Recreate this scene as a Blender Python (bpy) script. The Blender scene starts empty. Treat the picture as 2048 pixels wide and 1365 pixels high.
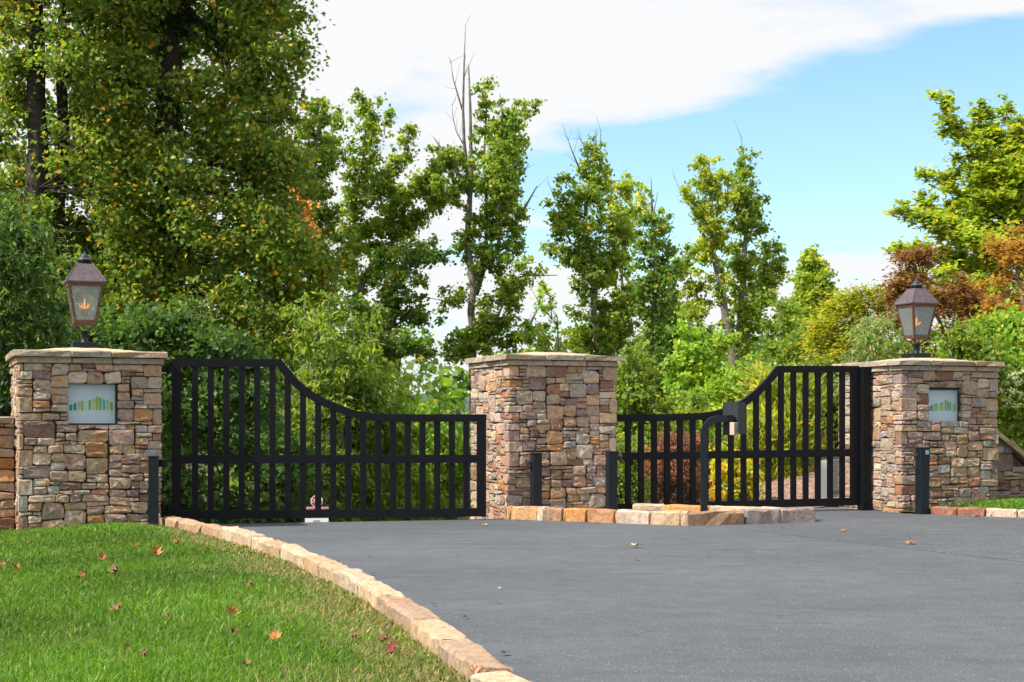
import bpy, math, random
import numpy as np
from mathutils import Vector, Matrix

# ------------------------------------------------------------------ camera, sky, sun, exposure
S = bpy.context.scene
COL = S.collection
HC = 0.98                      # camera height above the drive (m)
F = 3150.0                     # focal length in pixels of the 2048 px wide photograph
U0, V0 = 1024.0, 850.0         # optical axis column, horizon row

cam_data = bpy.data.cameras.new('camera')
cam = bpy.data.objects.new('camera', cam_data)
COL.objects.link(cam)
cam_data.sensor_width = 36.0
cam_data.lens = F / 2048 * 36
cam_data.shift_y = (V0 - 682.5) / 2048
cam_data.clip_start = 0.1
cam_data.clip_end = 6000
cam.location = (0, 0, HC)
cam.rotation_euler = (math.radians(90), 0, 0)
S.camera = cam

SUN_EL = math.radians(50)
SUN_AZ = math.atan2(-0.89, -0.44)          # towards the sun, measured from +Y towards +X
sun_dir = Vector((math.sin(SUN_AZ) * math.cos(SUN_EL), math.cos(SUN_AZ) * math.cos(SUN_EL), math.sin(SUN_EL)))
sun_data = bpy.data.lights.new('sun', 'SUN')
sun_data.energy = 3.7
sun_data.angle = math.radians(0.6)
sun_data.color = (1.0, 0.93, 0.82)
sun = bpy.data.objects.new('sun', sun_data)
COL.objects.link(sun)
sun.location = (-20, -10, 25)
sun.rotation_euler = (-sun_dir).to_track_quat('-Z', 'Y').to_euler()

SKY_STRENGTH = 0.112
CLOUD_STRENGTH = 0.525
world = bpy.data.worlds.new('World')
S.world = world
world.use_nodes = True
def build_world():
    nt = world.node_tree
    N, L = nt.nodes, nt.links
    N.clear()
    out = N.new('ShaderNodeOutputWorld')
    sky = N.new('ShaderNodeTexSky')
    sky.sky_type = 'NISHITA'
    sky.sun_disc = False
    sky.sun_elevation = SUN_EL
    sky.sun_rotation = SUN_AZ % (2 * math.pi)
    sky.air_density = 1.0
    sky.dust_density = 0.6
    sky.ozone_density = 1.0
    tint = N.new('ShaderNodeMix'); tint.data_type = 'RGBA'; tint.blend_type = 'MULTIPLY'
    tint.inputs[0].default_value = 1.0
    tint.inputs[7].default_value = (0.84, 1.02, 1.06, 1)
    L.new(sky.outputs[0], tint.inputs[6])
    bg = N.new('ShaderNodeBackground'); bg.inputs[1].default_value = SKY_STRENGTH
    L.new(tint.outputs[2], bg.inputs[0])
    bc = N.new('ShaderNodeBackground'); bc.inputs[0].default_value = (0.98, 0.99, 1.0, 1); bc.inputs[1].default_value = CLOUD_STRENGTH
    mix = N.new('ShaderNodeMixShader')
    L.new(bg.outputs[0], mix.inputs[1]); L.new(bc.outputs[0], mix.inputs[2]); L.new(mix.outputs[0], out.inputs[0])
    tc = N.new('ShaderNodeTexCoord')
    sep = N.new('ShaderNodeSeparateXYZ'); L.new(tc.outputs['Generated'], sep.inputs[0])
    def math_(op, a, b=None, c=None):
        n = N.new('ShaderNodeMath'); n.operation = op
        for i, x in enumerate((a, b, c)):
            if x is None: continue
            if isinstance(x, (int, float)): n.inputs[i].default_value = x
            else: L.new(x, n.inputs[i])
        return n.outputs[0]
    x, y, z = sep.outputs
    zz = math_('ADD', math_('MAXIMUM', z, 0.0), 0.09)
    cx = math_('DIVIDE', x, zz); cy = math_('DIVIDE', y, zz)
    comb = N.new('ShaderNodeCombineXYZ'); L.new(cx, comb.inputs[0]); L.new(cy, comb.inputs[1])
    no = N.new('ShaderNodeTexNoise'); no.inputs['Scale'].default_value = 0.85; no.inputs['Detail'].default_value = 9
    no.inputs['Roughness'].default_value = 0.56
    L.new(comb.outputs[0], no.inputs['Vector'])
    # wind-drawn clearing between two cloud banks: an ellipse of clear air in direction space
    hx = math_('DIVIDE', math_('SUBTRACT', x, 0.24), 0.27)
    hz = math_('DIVIDE', math_('SUBTRACT', math_('SUBTRACT', z, math_('MULTIPLY', x, 0.10)), 0.142), 0.066)
    hy = math_('MINIMUM', math_('ADD', math_('MULTIPLY', hx, hx), math_('MULTIPLY', hz, hz)), 1.6)
    front = math_('GREATER_THAN', y, 0.0)
    hole = math_('MULTIPLY', math_('SUBTRACT', 1.15, hy), 0.52)
    hole = math_('MULTIPLY', math_('MAXIMUM', hole, -0.10), front)
    val = math_('SUBTRACT', math_('MULTIPLY_ADD', no.outputs[0], 1.7, -0.30), hole)
    mr = N.new('ShaderNodeMapRange'); mr.interpolation_type = 'SMOOTHSTEP'
    mr.inputs['From Min'].default_value = 0.34; mr.inputs['From Max'].default_value = 0.58
    L.new(val, mr.inputs['Value'])
    # thin veil towards the horizon, all the way round
    veil = math_('MULTIPLY', math_('POWER', math_('SUBTRACT', 1.0, math_('MINIMUM', math_('MAXIMUM', z, 0.0), 1.0)), 15.0), 0.60)
    fac = math_('MAXIMUM', mr.outputs[0], veil)
    L.new(fac, mix.inputs[0])
build_world()

S.render.engine = 'CYCLES'
S.cycles.use_denoising = True
S.cycles.denoising_prefilter = 'ACCURATE'
S.cycles.denoising_input_passes = 'RGB_ALBEDO'
S.cycles.max_bounces = 8
S.cycles.transparent_max_bounces = 12
S.cycles.diffuse_bounces = 6
S.cycles.sample_clamp_indirect = 8
S.view_settings.view_transform = 'Standard'
S.view_settings.look = 'None'
S.view_settings.exposure = 0.90
S.view_settings.gamma = 1
S.view_settings.use_curve_mapping = False

# ------------------------------------------------------------------ helpers
def P(u, v, d):
    """a point seen at photograph pixel (u, v), d metres in front of the camera plane"""
    return Vector(((u - U0) * d / F, d, HC - (v - V0) * d / F))

def sstep(a, b, x):
    t = np.clip((x - a) / (b - a), 0, 1)
    return t * t * (3 - 2 * t)

def ground_height(x, y):
    x = np.asarray(x, float); y = np.asarray(y, float)
    g = -0.3 * (x + 3.4) + 0.954 * (y - 15.5)
    gg = np.maximum(0, g + 0.25)
    drop = -0.12 * gg * gg / (gg + 0.8)
    drop = np.maximum(drop, -7 + 0 * drop)
    r = x - 3.0 - 0.05 * (y - 20)
    hill = (0.36 * np.clip(r, 0, 2.2) + 0.05 * np.maximum(r - 2.2, 0) * (r < 30)) * sstep(1.8, 6.0, g)
    return drop * (1 - sstep(-1.2, 0.8, r)) + hill

def setp(o, label=None, cat=None, group=None, kind=None):
    if label: o['label'] = label
    if cat: o['category'] = cat
    if group: o['group'] = group
    if kind: o['kind'] = kind
    return o

def empty(name, loc=(0, 0, 0), rotz=0.0):
    o = bpy.data.objects.new(name, None)
    o.empty_display_size = 0.2
    o.location = loc
    o.rotation_euler = (0, 0, rotz)
    COL.objects.link(o)
    return o

def mesh_obj(name, verts, faces, mat=None, parent=None, smooth=False, loc=None, rot=None):
    me = bpy.data.meshes.new(name)
    me.from_pydata([tuple(v) for v in verts], [], faces)
    if mat is not None: me.materials.append(mat)
    if smooth: me.polygons.foreach_set('use_smooth', [True] * len(me.polygons))
    me.update()
    o = bpy.data.objects.new(name, me)
    COL.objects.link(o)
    if parent is not None: o.parent = parent
    if loc is not None: o.location = loc
    if rot is not None: o.rotation_euler = rot
    return o

class MB:
    """collects shapes into one mesh"""
    def __init__(self): self.v, self.f = [], []
    def add(self, vs, fs):
        b = len(self.v)
        self.v += [tuple(p) for p in vs]
        self.f += [tuple(i + b for i in f) for f in fs]
        return self
    def box(self, x0, x1, y0, y1, z0, z1, c=0.0):
        if c <= 0:
            vs = [(x, y, z) for z in (z0, z1) for y in (y0, y1) for x in (x0, x1)]
            return self.add(vs, [(0, 2, 3, 1), (4, 5, 7, 6), (0, 1, 5, 4), (2, 6, 7, 3), (0, 4, 6, 2), (1, 3, 7, 5)])
        ring = lambda i: [(x0 + c + i, y0 + i), (x1 - c - i, y0 + i), (x1 - i, y0 + c + i), (x1 - i, y1 - c - i), (x1 - c - i, y1 - i), (x0 + c + i, y1 - i), (x0 + i, y1 - c - i), (x0 + i, y0 + c + i)]
        vs = [(*p, z0) for p in ring(c * .7)] + [(*p, z0 + c) for p in ring(0)] + [(*p, z1 - c) for p in ring(0)] + [(*p, z1) for p in ring(c * .7)]
        fs = [tuple(range(7, -1, -1)), tuple(range(24, 32))]
        for k in range(3):
            for i in range(8):
                j = (i + 1) % 8
                fs.append((k * 8 + i, k * 8 + j, k * 8 + 8 + j, k * 8 + 8 + i))
        return self.add(vs, fs)
    def tube(self, pts, radii, n=8, caps=True):
        pts = [Vector(p) for p in pts]
        if not hasattr(radii, '__len__'): radii = [radii] * len(pts)
        vs, fs = [], []
        up = Vector((0, 0, 1))
        prev = None
        for i, p in enumerate(pts):
            t = (pts[min(i + 1, len(pts) - 1)] - pts[max(i - 1, 0)])
            if t.length < 1e-9: t = up.copy()
            t.normalize()
            if prev is None:
                a = t.cross(Vector((0.3, 1, 0.1)))
                if a.length < 1e-3: a = t.cross(Vector((1, 0, 0)))
            else:
                a = prev - t * prev.dot(t)
            a.normalize(); prev = a
            b = t.cross(a)
            for k in range(n):
                q = 2 * math.pi * k / n
                vs.append(p + (a * math.cos(q) + b * math.sin(q)) * radii[i])
        for i in range(len(pts) - 1):
            for k in range(n):
                j = (k + 1) % n
                fs.append((i * n + k, i * n + j, (i + 1) * n + j, (i + 1) * n + k))
        if caps:
            fs.append(tuple(range(n - 1, -1, -1)))
            fs.append(tuple((len(pts) - 1) * n + k for k in range(n)))
        return self.add(vs, fs)
    def lathe(self, prof, n=16, c=(0, 0)):
        vs, fs = [], []
        for r, z in prof:
            for k in range(n):
                q = 2 * math.pi * k / n
                vs.append((c[0] + r * math.cos(q), c[1] + r * math.sin(q), z))
        for i in range(len(prof) - 1):
            for k in range(n):
                j = (k + 1) % n
                fs.append((i * n + k, i * n + j, (i + 1) * n + j, (i + 1) * n + k))
        fs.append(tuple(range(n - 1, -1, -1)))
        fs.append(tuple((len(prof) - 1) * n + k for k in range(n)))
        return self.add(vs, fs)
    def build(self, name, mat, parent=None, smooth=False, **k):
        return mesh_obj(name, self.v, self.f, mat, parent, smooth, **k)

# ------------------------------------------------------------------ materials
def new_mat(name):
    m = bpy.data.materials.new(name)
    m.use_nodes = True
    nt = m.node_tree
    b = nt.nodes.get('Principled BSDF')
    return m, nt, b

def nd(nt, t, **k):
    n = nt.nodes.new(t)
    for a, v in k.items(): setattr(n, a, v)
    return n

def ramp(nt, stops):
    r = nd(nt, 'ShaderNodeValToRGB')
    e = r.color_ramp.elements
    while len(e) < len(stops): e.new(0.5)
    for i, (p, c) in enumerate(stops):
        e[i].position = p
        e[i].color = (*c, 1) if len(c) == 3 else c
    return r

def noise(nt, vec, scale, detail=5, rough=0.55):
    n = nd(nt, 'ShaderNodeTexNoise')
    n.inputs['Scale'].default_value = scale
    n.inputs['Detail'].default_value = detail
    n.inputs['Roughness'].default_value = rough
    if vec is not None: nt.links.new(vec, n.inputs['Vector'])
    return n

def mixc(nt, fac, a, b, mode='MIX'):
    m = nd(nt, 'ShaderNodeMix', data_type='RGBA', blend_type=mode)
    for i, x in ((0, fac), (6, a), (7, b)):
        if isinstance(x, (int, float)): m.inputs[i].default_value = x
        elif isinstance(x, tuple): m.inputs[i].default_value = (*x, 1) if len(x) == 3 else x
        else: nt.links.new(x, m.inputs[i])
    return m.outputs[2]

def bump(nt, b, h, strength=0.3, dist=0.01, prev=None):
    n = nd(nt, 'ShaderNodeBump')
    n.inputs['Strength'].default_value = strength
    n.inputs['Distance'].default_value = dist
    nt.links.new(h, n.inputs['Height'])
    if prev is not None: nt.links.new(prev, n.inputs['Normal'])
    nt.links.new(n.outputs[0], b.inputs['Normal'])
    return n.outputs[0]

def objvec(nt, spread=37.0):
    """object coordinates moved by the object's own random number: alike pieces get different grain"""
    tc = nd(nt, 'ShaderNodeTexCoord'); oi = nd(nt, 'ShaderNodeObjectInfo')
    mu = nd(nt, 'ShaderNodeMath', operation='MULTIPLY'); mu.inputs[1].default_value = spread
    nt.links.new(oi.outputs['Random'], mu.inputs[0])
    ad = nd(nt, 'ShaderNodeVectorMath', operation='ADD')
    nt.links.new(tc.outputs['Object'], ad.inputs[0]); nt.links.new(mu.outputs[0], ad.inputs[1])
    return ad.outputs[0], oi

def stone_material(name, stain=0.75):
    m, nt, b = new_mat(name)
    vec, oi = objvec(nt)
    L = nt.links
    big = noise(nt, vec, 7.0, 4, 0.6)
    mid = noise(nt, vec, 26.0, 5, 0.65)
    fine = noise(nt, vec, 110.0, 3, 0.6)
    hue = noise(nt, vec, 4.5, 3, 0.5)
    c0 = oi.outputs['Color']
    rust = mixc(nt, 1.0, c0, (1.18, 0.84, 0.58), 'MULTIPLY')
    grey = mixc(nt, 0.6, c0, (0.37, 0.345, 0.325))
    r1 = ramp(nt, [(0.50, (0, 0, 0)), (0.66, (1, 1, 1))]); L.new(big.outputs[0], r1.inputs[0])
    r2 = ramp(nt, [(0.52, (0, 0, 0)), (0.68, (1, 1, 1))]); L.new(hue.outputs[0], r2.inputs[0])
    f1 = nd(nt, 'ShaderNodeMath', operation='MULTIPLY'); f1.inputs[1].default_value = stain; L.new(r1.outputs[0], f1.inputs[0])
    f2 = nd(nt, 'ShaderNodeMath', operation='MULTIPLY'); f2.inputs[1].default_value = stain; L.new(r2.outputs[0], f2.inputs[0])
    c1 = mixc(nt, f1.outputs[0], c0, rust)
    c2 = mixc(nt, f2.outputs[0], c1, grey)
    r3 = ramp(nt, [(0.28, (0.55, 0.54, 0.53)), (0.50, (1, 1, 1)), (0.72, (1.22, 1.22, 1.2))]); L.new(mid.outputs[0], r3.inputs[0])
    c3 = mixc(nt, 1.0, c2, r3.outputs[0], 'MULTIPLY')
    r4 = ramp(nt, [(0.3, (0.8, 0.8, 0.8)), (0.7, (1.15, 1.15, 1.15))]); L.new(fine.outputs[0], r4.inputs[0])
    c4 = mixc(nt, 1.0, c3, r4.outputs[0], 'MULTIPLY')
    L.new(c4, b.inputs['Base Color'])
    b.inputs['Roughness'].default_value = 0.9
    b.inputs['Specular IOR Level'].default_value = 0.25
    n1 = bump(nt, b, mid.outputs[0], 0.7, 0.012)
    bump(nt, b, fine.outputs[0], 0.45, 0.004, n1)
    return m

def plain_mat(name, col, rough=0.5, metal=0.0, spec=0.5, var=0.15, scale=30.0, bumpy=0.0):
    m, nt, b = new_mat(name)
    vec, oi = objvec(nt, 11.0)
    n = noise(nt, vec, scale, 4, 0.6)
    r = ramp(nt, [(0.3, tuple(c * (1 - var) for c in col)), (0.7, tuple(min(1, c * (1 + var)) for c in col))])
    nt.links.new(n.outputs[0], r.inputs[0])
    nt.links.new(r.outputs[0], b.inputs['Base Color'])
    b.inputs['Metallic'].default_value = metal
    b.inputs['Specular IOR Level'].default_value = spec
    rr = nd(nt, 'ShaderNodeMapRange')
    rr.inputs['To Min'].default_value = max(0.02, rough - 0.1); rr.inputs['To Max'].default_value = min(1, rough + 0.1)
    nt.links.new(n.outputs[0], rr.inputs['Value'])
    nt.links.new(rr.outputs[0], b.inputs['Roughness'])
    if bumpy: bump(nt, b, n.outputs[0], bumpy, 0.003)
    return m

def foliage_material(name, trans=0.48, rough=0.5):
    m, nt, b = new_mat(name)
    at = nd(nt, 'ShaderNodeAttribute', attribute_name='leaf_color')
    nt.links.new(at.outputs['Color'], b.inputs['Base Color'])
    b.inputs['Roughness'].default_value = rough
    b.inputs['Specular IOR Level'].default_value = 0.35
    tr = nd(nt, 'ShaderNodeBsdfTranslucent')
    tcol = mixc(nt, 1.0, at.outputs['Color'], (1.5, 1.6, 0.7), 'MULTIPLY')
    nt.links.new(tcol, tr.inputs[0])
    mx = nd(nt, 'ShaderNodeMixShader'); mx.inputs[0].default_value = trans
    out = nt.nodes['Material Output']
    nt.links.new(b.outputs[0], mx.inputs[1]); nt.links.new(tr.outputs[0], mx.inputs[2]); nt.links.new(mx.outputs[0], out.inputs[0])
    return m

M = {}
M['stone'] = stone_material('ledge_stone')
M['kerb'] = stone_material('kerb_sandstone', 0.45)
M['mortar'] = plain_mat('dark_mortar', (0.085, 0.068, 0.055), 0.95, 0, 0.2, 0.4, 18, 0.4)  # dark brown mortar of the core, showing in the joints
M['cap_top'] = plain_mat('cap_mortar', (0.52, 0.40, 0.28), 0.9, 0, 0.2, 0.25, 9, 0.3)
M['black'] = plain_mat('black_powder_coat', (0.0045, 0.005, 0.0075), 0.5, 0, 0.22, 0.25, 14)
M['post_black'] = plain_mat('satin_black_post', (0.008, 0.013, 0.018), 0.42, 0, 0.3, 0.25, 10)
M['steel_grey'] = plain_mat('grey_painted_steel', (0.028, 0.032, 0.036), 0.5, 0, 0.3, 0.2, 20)
M['copper'] = plain_mat('aged_copper', (0.155, 0.075, 0.048), 0.5, 0.35, 0.4, 0.35, 22, 0.15)
M['copper_roof'] = plain_mat('weathered_sky_tinted_copper', (0.135, 0.105, 0.115), 0.5, 0.4, 0.5, 0.3, 26, 0.15)  # purple-grey patina, with reflected sky put into the lilac colour
M['dark_cap'] = plain_mat('dark_metal_vent', (0.055, 0.055, 0.065), 0.4, 0.4, 0.5, 0.2, 20)
M['brass'] = plain_mat('burner_tube', (0.30, 0.14, 0.07), 0.4, 0.6, 0.5, 0.2, 40)
M['beige'] = plain_mat('beige_keypad', (0.52, 0.42, 0.31), 0.6, 0, 0.4, 0.12, 40)
M['grey_plastic'] = plain_mat('grey_keypad_face', (0.20, 0.19, 0.18), 0.6, 0, 0.4, 0.12, 40)
M['utility'] = plain_mat('utility_grey', (0.17, 0.20, 0.20), 0.6, 0, 0.4, 0.1, 6)
M['sign_face'] = plain_mat('pale_blue_panel', (0.50, 0.60, 0.68), 0.3, 0, 0.5, 0.05, 3)
M['panel_edge'] = plain_mat('panel_dark_edge', (0.05, 0.05, 0.045), 0.6, 0, 0.4, 0.2, 10)
M['white'] = plain_mat('white_sign_paint', (0.78, 0.80, 0.80), 0.5, 0, 0.4, 0.03, 8)
M['red'] = plain_mat('red_sign_paint', (0.52, 0.025, 0.03), 0.45, 0, 0.4, 0.08, 8)
M['ink'] = plain_mat('dark_lettering', (0.03, 0.03, 0.035), 0.6, 0, 0.3, 0.1, 8)
M['teal'] = plain_mat('teal_sticker', (0.20, 0.45, 0.48), 0.5, 0, 0.4, 0.3, 60)
M['galv'] = plain_mat('galvanised_post', (0.22, 0.22, 0.22), 0.5, 0.5, 0.5, 0.2, 20)
M['leaf'] = foliage_material('leaves')
M['blade'] = foliage_material('grass_blades', 0.35, 0.5)
M['bark'] = plain_mat('grey_bark', (0.20, 0.175, 0.15), 0.95, 0, 0.2, 0.45, 9, 0.6)
M['dead_wood'] = plain_mat('weathered_dead_wood', (0.20, 0.17, 0.15), 0.9, 0, 0.2, 0.35, 12, 0.4)
M['dark_bark'] = plain_mat('dark_bark', (0.055, 0.045, 0.036), 0.95, 0, 0.2, 0.4, 9, 0.6)

def glass_material():
    m, nt, b = new_mat('sky_pale_lantern_glass')
    out = nt.nodes['Material Output']
    tr = nd(nt, 'ShaderNodeBsdfTransparent'); tr.inputs[0].default_value = (0.92, 0.95, 0.95, 1)
    gl = nd(nt, 'ShaderNodeBsdfGlossy'); gl.inputs['Roughness'].default_value = 0.02; gl.inputs[0].default_value = (0.9, 0.97, 1, 1)
    df = nd(nt, 'ShaderNodeBsdfDiffuse'); df.inputs[0].default_value = (0.62, 0.70, 0.70, 1)  # pale teal diffuse stands in for sky reflected in the panes
    tc = nd(nt, 'ShaderNodeTexCoord')
    fr = nd(nt, 'ShaderNodeFresnel'); fr.inputs[0].default_value = 1.5
    m1 = nd(nt, 'ShaderNodeMixShader'); m1.inputs[0].default_value = 0.26
    m2 = nd(nt, 'ShaderNodeMixShader')
    nt.links.new(tr.outputs[0], m1.inputs[1]); nt.links.new(df.outputs[0], m1.inputs[2])
    nt.links.new(fr.outputs[0], m2.inputs[0]); nt.links.new(m1.outputs[0], m2.inputs[1]); nt.links.new(gl.outputs[0], m2.inputs[2])
    nt.links.new(m2.outputs[0], out.inputs[0])
    return m
M['glass'] = glass_material()

def flame_material():
    m, nt, b = new_mat('gas_flame')
    out = nt.nodes['Material Output']
    em = nd(nt, 'ShaderNodeEmission'); em.inputs[1].default_value = 1.25
    tc = nd(nt, 'ShaderNodeTexCoord'); sp = nd(nt, 'ShaderNodeSeparateXYZ')
    nt.links.new(tc.outputs['Generated'], sp.inputs[0])
    r = ramp(nt, [(0.0, (1.0, 0.16, 0.02)), (0.5, (1.0, 0.42, 0.04)), (1.0, (1.0, 0.62, 0.10))])
    nt.links.new(sp.outputs[2], r.inputs[0]); nt.links.new(r.outputs[0], em.inputs[0])
    nt.links.new(em.outputs[0], out.inputs[0])
    return m
M['flame'] = flame_material()

def asphalt_material(name='asphalt', gain=1.0, coarse=1.0):
    m, nt, b = new_mat(name)
    L = nt.links
    tc = nd(nt, 'ShaderNodeTexCoord'); v = tc.outputs['Object']
    big = noise(nt, v, 0.55, 5, 0.6); mid = noise(nt, v, 5.0, 5, 0.6); agg = noise(nt, v, 120.0 / coarse, 3, 0.75)
    vo = nd(nt, 'ShaderNodeTexVoronoi'); vo.inputs['Scale'].default_value = 130.0; L.new(v, vo.inputs['Vector'])
    r1 = ramp(nt, [(0.30, (0.082, 0.092, 0.108)), (0.70, (0.115, 0.127, 0.147))]); L.new(big.outputs[0], r1.inputs[0])
    r2 = ramp(nt, [(0.3, (0.86, 0.86, 0.86)), (0.7, (1.1, 1.1, 1.1))]); L.new(mid.outputs[0], r2.inputs[0])
    c = mixc(nt, 1.0, r1.outputs[0], r2.outputs[0], 'MULTIPLY')
    r3 = ramp(nt, [(0.32, (0.40, 0.40, 0.41)), (0.52, (1, 1, 1)), (0.70, (1.72, 1.72, 1.70))]); L.new(agg.outputs[0], r3.inputs[0])
    c = mixc(nt, 1.0, c, r3.outputs[0], 'MULTIPLY')
    # single light stones in the aggregate
    sep = nd(nt, 'ShaderNodeSeparateColor'); L.new(vo.outputs['Color'], sep.inputs[0])
    gt = nd(nt, 'ShaderNodeMath', operation='GREATER_THAN'); gt.inputs[1].default_value = 0.975; L.new(sep.outputs[0], gt.inputs[0])
    c = mixc(nt, gt.outputs[0], c, (0.20, 0.20, 0.20))
    # tyre-worn, browner streaks running across the apron
    mp = nd(nt, 'ShaderNodeMapping'); mp.inputs['Scale'].default_value = (0.28, 2.2, 1); mp.inputs['Rotation'].default_value = (0, 0, 0.25); L.new(v, mp.inputs[0])
    st = noise(nt, mp.outputs[0], 1.6, 5, 0.6)
    r5 = ramp(nt, [(0.55, (0, 0, 0)), (0.70, (1, 1, 1))]); L.new(st.outputs[0], r5.inputs[0])
    k = nd(nt, 'ShaderNodeMath', operation='MULTIPLY'); k.inputs[1].default_value = 0.4; L.new(r5.outputs[0], k.inputs[0])
    c = mixc(nt, k.outputs[0], c, (0.060, 0.058, 0.058))
    # hairline cracks
    mp2 = nd(nt, 'ShaderNodeMapping'); mp2.inputs['Rotation'].default_value = (0, 0, 0.5); mp2.inputs['Scale'].default_value = (0.22, 0.5, 1); L.new(v, mp2.inputs[0])
    dn = noise(nt, v, 1.4, 5, 0.6)
    ds = nd(nt, 'ShaderNodeVectorMath', operation='SCALE'); ds.inputs['Scale'].default_value = 0.35; L.new(dn.outputs['Color'], ds.inputs[0])
    da = nd(nt, 'ShaderNodeVectorMath', operation='ADD'); L.new(mp2.outputs[0], da.inputs[0]); L.new(ds.outputs[0], da.inputs[1])
    vc = nd(nt, 'ShaderNodeTexVoronoi', feature='DISTANCE_TO_EDGE'); vc.inputs['Scale'].default_value = 1.0; L.new(da.outputs[0], vc.inputs['Vector'])
    r6 = ramp(nt, [(0.0, (0.55, 0.55, 0.55)), (0.006, (1, 1, 1))]); L.new(vc.outputs['Distance'], r6.inputs[0])
    c = mixc(nt, 0.6, c, r6.outputs[0], 'MULTIPLY')
    if gain != 1: c = mixc(nt, 1.0, c, (gain, gain * .985, gain * .96), 'MULTIPLY')
    L.new(c, b.inputs['Base Color'])
    b.inputs['Roughness'].default_value = 0.82
    b.inputs['Specular IOR Level'].default_value = 0.35
    bump(nt, b, agg.outputs[0], 0.7, 0.006)
    return m
M['asphalt'] = asphalt_material()
M['asphalt_old'] = asphalt_material('older_asphalt', 0.93, 2.0)

def soil_material(name, a, c_, scale, second=None, bum=0.6):
    m, nt, b = new_mat(name)
    tc = nd(nt, 'ShaderNodeTexCoord')
    n = noise(nt, tc.outputs['Object'], scale, 6, 0.65)
    r = ramp(nt, [(0.32, a), (0.68, c_)]); nt.links.new(n.outputs[0], r.inputs[0])
    c = r.outputs[0]
    if second:
        vo = nd(nt, 'ShaderNodeTexVoronoi'); vo.inputs['Scale'].default_value = second[1]
        nt.links.new(tc.outputs['Object'], vo.inputs['Vector'])
        sp = nd(nt, 'ShaderNodeSeparateColor'); nt.links.new(vo.outputs['Color'], sp.inputs[0])
        rr = ramp(nt, second[0]); nt.links.new(sp.outputs[0], rr.inputs[0])
        c = mixc(nt, 0.8, c, rr.outputs[0])
        bump(nt, b, vo.outputs['Distance'], bum, 0.03)
    else:
        bump(nt, b, n.outputs[0], bum, 0.03)
    nt.links.new(c, b.inputs['Base Color'])
    b.inputs['Roughness'].default_value = 0.95
    b.inputs['Specular IOR Level'].default_value = 0.15
    return m
M['soil'] = soil_material('woodland_soil', (0.035, 0.033, 0.016), (0.075, 0.065, 0.03), 1.5)
M['turf'] = soil_material('turf_soil', (0.035, 0.06, 0.012), (0.075, 0.10, 0.022), 9.0)
M['mulch'] = soil_material('bark_mulch', (0.12, 0.065, 0.05), (0.30, 0.19, 0.15), 12.0,
                           ([(0.0, (0.10, 0.05, 0.04)), (0.4, (0.27, 0.16, 0.12)), (0.75, (0.38, 0.25, 0.20)), (1.0, (0.50, 0.37, 0.30))], 34.0))
M['gravel'] = soil_material('island_gravel', (0.22, 0.19, 0.15), (0.40, 0.34, 0.27), 30.0,
                            ([(0.0, (0.18, 0.16, 0.13)), (1.0, (0.45, 0.38, 0.30))], 60.0))
M['hill'] = soil_material('haze_tinted_forest', (0.05, 0.085, 0.075), (0.08, 0.12, 0.10), 0.02)  # blue of the distant haze is put into the forest colour

# ------------------------------------------------------------------ ground
def grid_sheet(name, xs, ys, fz, mat, keep=None, kind='structure', smooth=True):
    X, Y = np.meshgrid(np.asarray(xs, float), np.asarray(ys, float))
    Z = fz(X, Y)
    V = np.stack([X, Y, Z], -1).reshape(-1, 3)
    nx = len(xs)
    fs = []
    for j in range(len(ys) - 1):
        for i in range(nx - 1):
            if keep is None or keep((X[j, i] + X[j, i + 1]) / 2, (Y[j, i] + Y[j + 1, i]) / 2):
                fs.append((j * nx + i, j * nx + i + 1, (j + 1) * nx + i + 1, (j + 1) * nx + i))
    o = mesh_obj(name, V, fs, mat, smooth=smooth)
    o['kind'] = kind
    return o

# left kerb: centre line of its top (X, Y), from the pillar towards the camera
KERB = [(-3.20, 14.62), (-3.03, 14.32), (-2.68, 13.72), (-2.33, 12.97), (-2.0, 12.17), (-1.67, 11.25), (-1.42, 10.6), (-1.14, 9.81), (-0.836, 8.78),
        (-0.632, 8.065), (-0.515, 7.54), (-0.394, 7.02), (-0.261, 6.47), (-0.128, 5.885), (-0.042, 5.46), (0.031, 5.22), (0.20, 4.65), (0.55, 3.8), (1.0, 2.9)]
KX = np.array([p[0] for p in KERB])[::-1]; KY = np.array([p[1] for p in KERB])[::-1]
def kerb_x(y): return np.interp(y, KY, KX)

E1 = Vector((0.937, 0.349, 0)).normalized()
TH = math.atan2(E1.y, E1.x)
E2 = Vector((-E1.y, E1.x, 0))

far_x = list(np.concatenate([[-3000, -1200, -500, -220, -110, -60], np.arange(-40, 41, 2.0), [60, 110, 220, 500, 1200, 3000]]))
far_y = list(np.concatenate([[-3000, -800, -200, -60, -20], np.arange(-8, 60, 1.5), [64, 70, 80, 95, 120, 180, 300, 600, 1200, 3000]]))
grid_sheet('ground', far_x, far_y, lambda x, y: ground_height(x, y) - 0.06 - 0.25 * ((y < 15.2) & (x < -3.0)), M['soil'])

def road_keep(x, y):
    if y < 14.7: return x > kerb_x(y) - 0.06
    g = -0.3 * (x + 3.4) + 0.954 * (y - 15.5)
    if g < 1.0: return x > -4.2
    return -3.4 - 0.28 * g < x < 3.3 - 0.25 * g and y < 45
road_x = list(np.arange(-9, 16.01, 0.12))
road_y = list(np.concatenate([[-6, -3, 0, 2], np.arange(2.6, 19.8, 0.12), np.arange(20, 46, 0.6)]))
def road_height(x, y):
    return ground_height(x, y) * 1.0
grid_sheet('driveway', road_x, road_y, road_height, M['asphalt'], road_keep)

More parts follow.
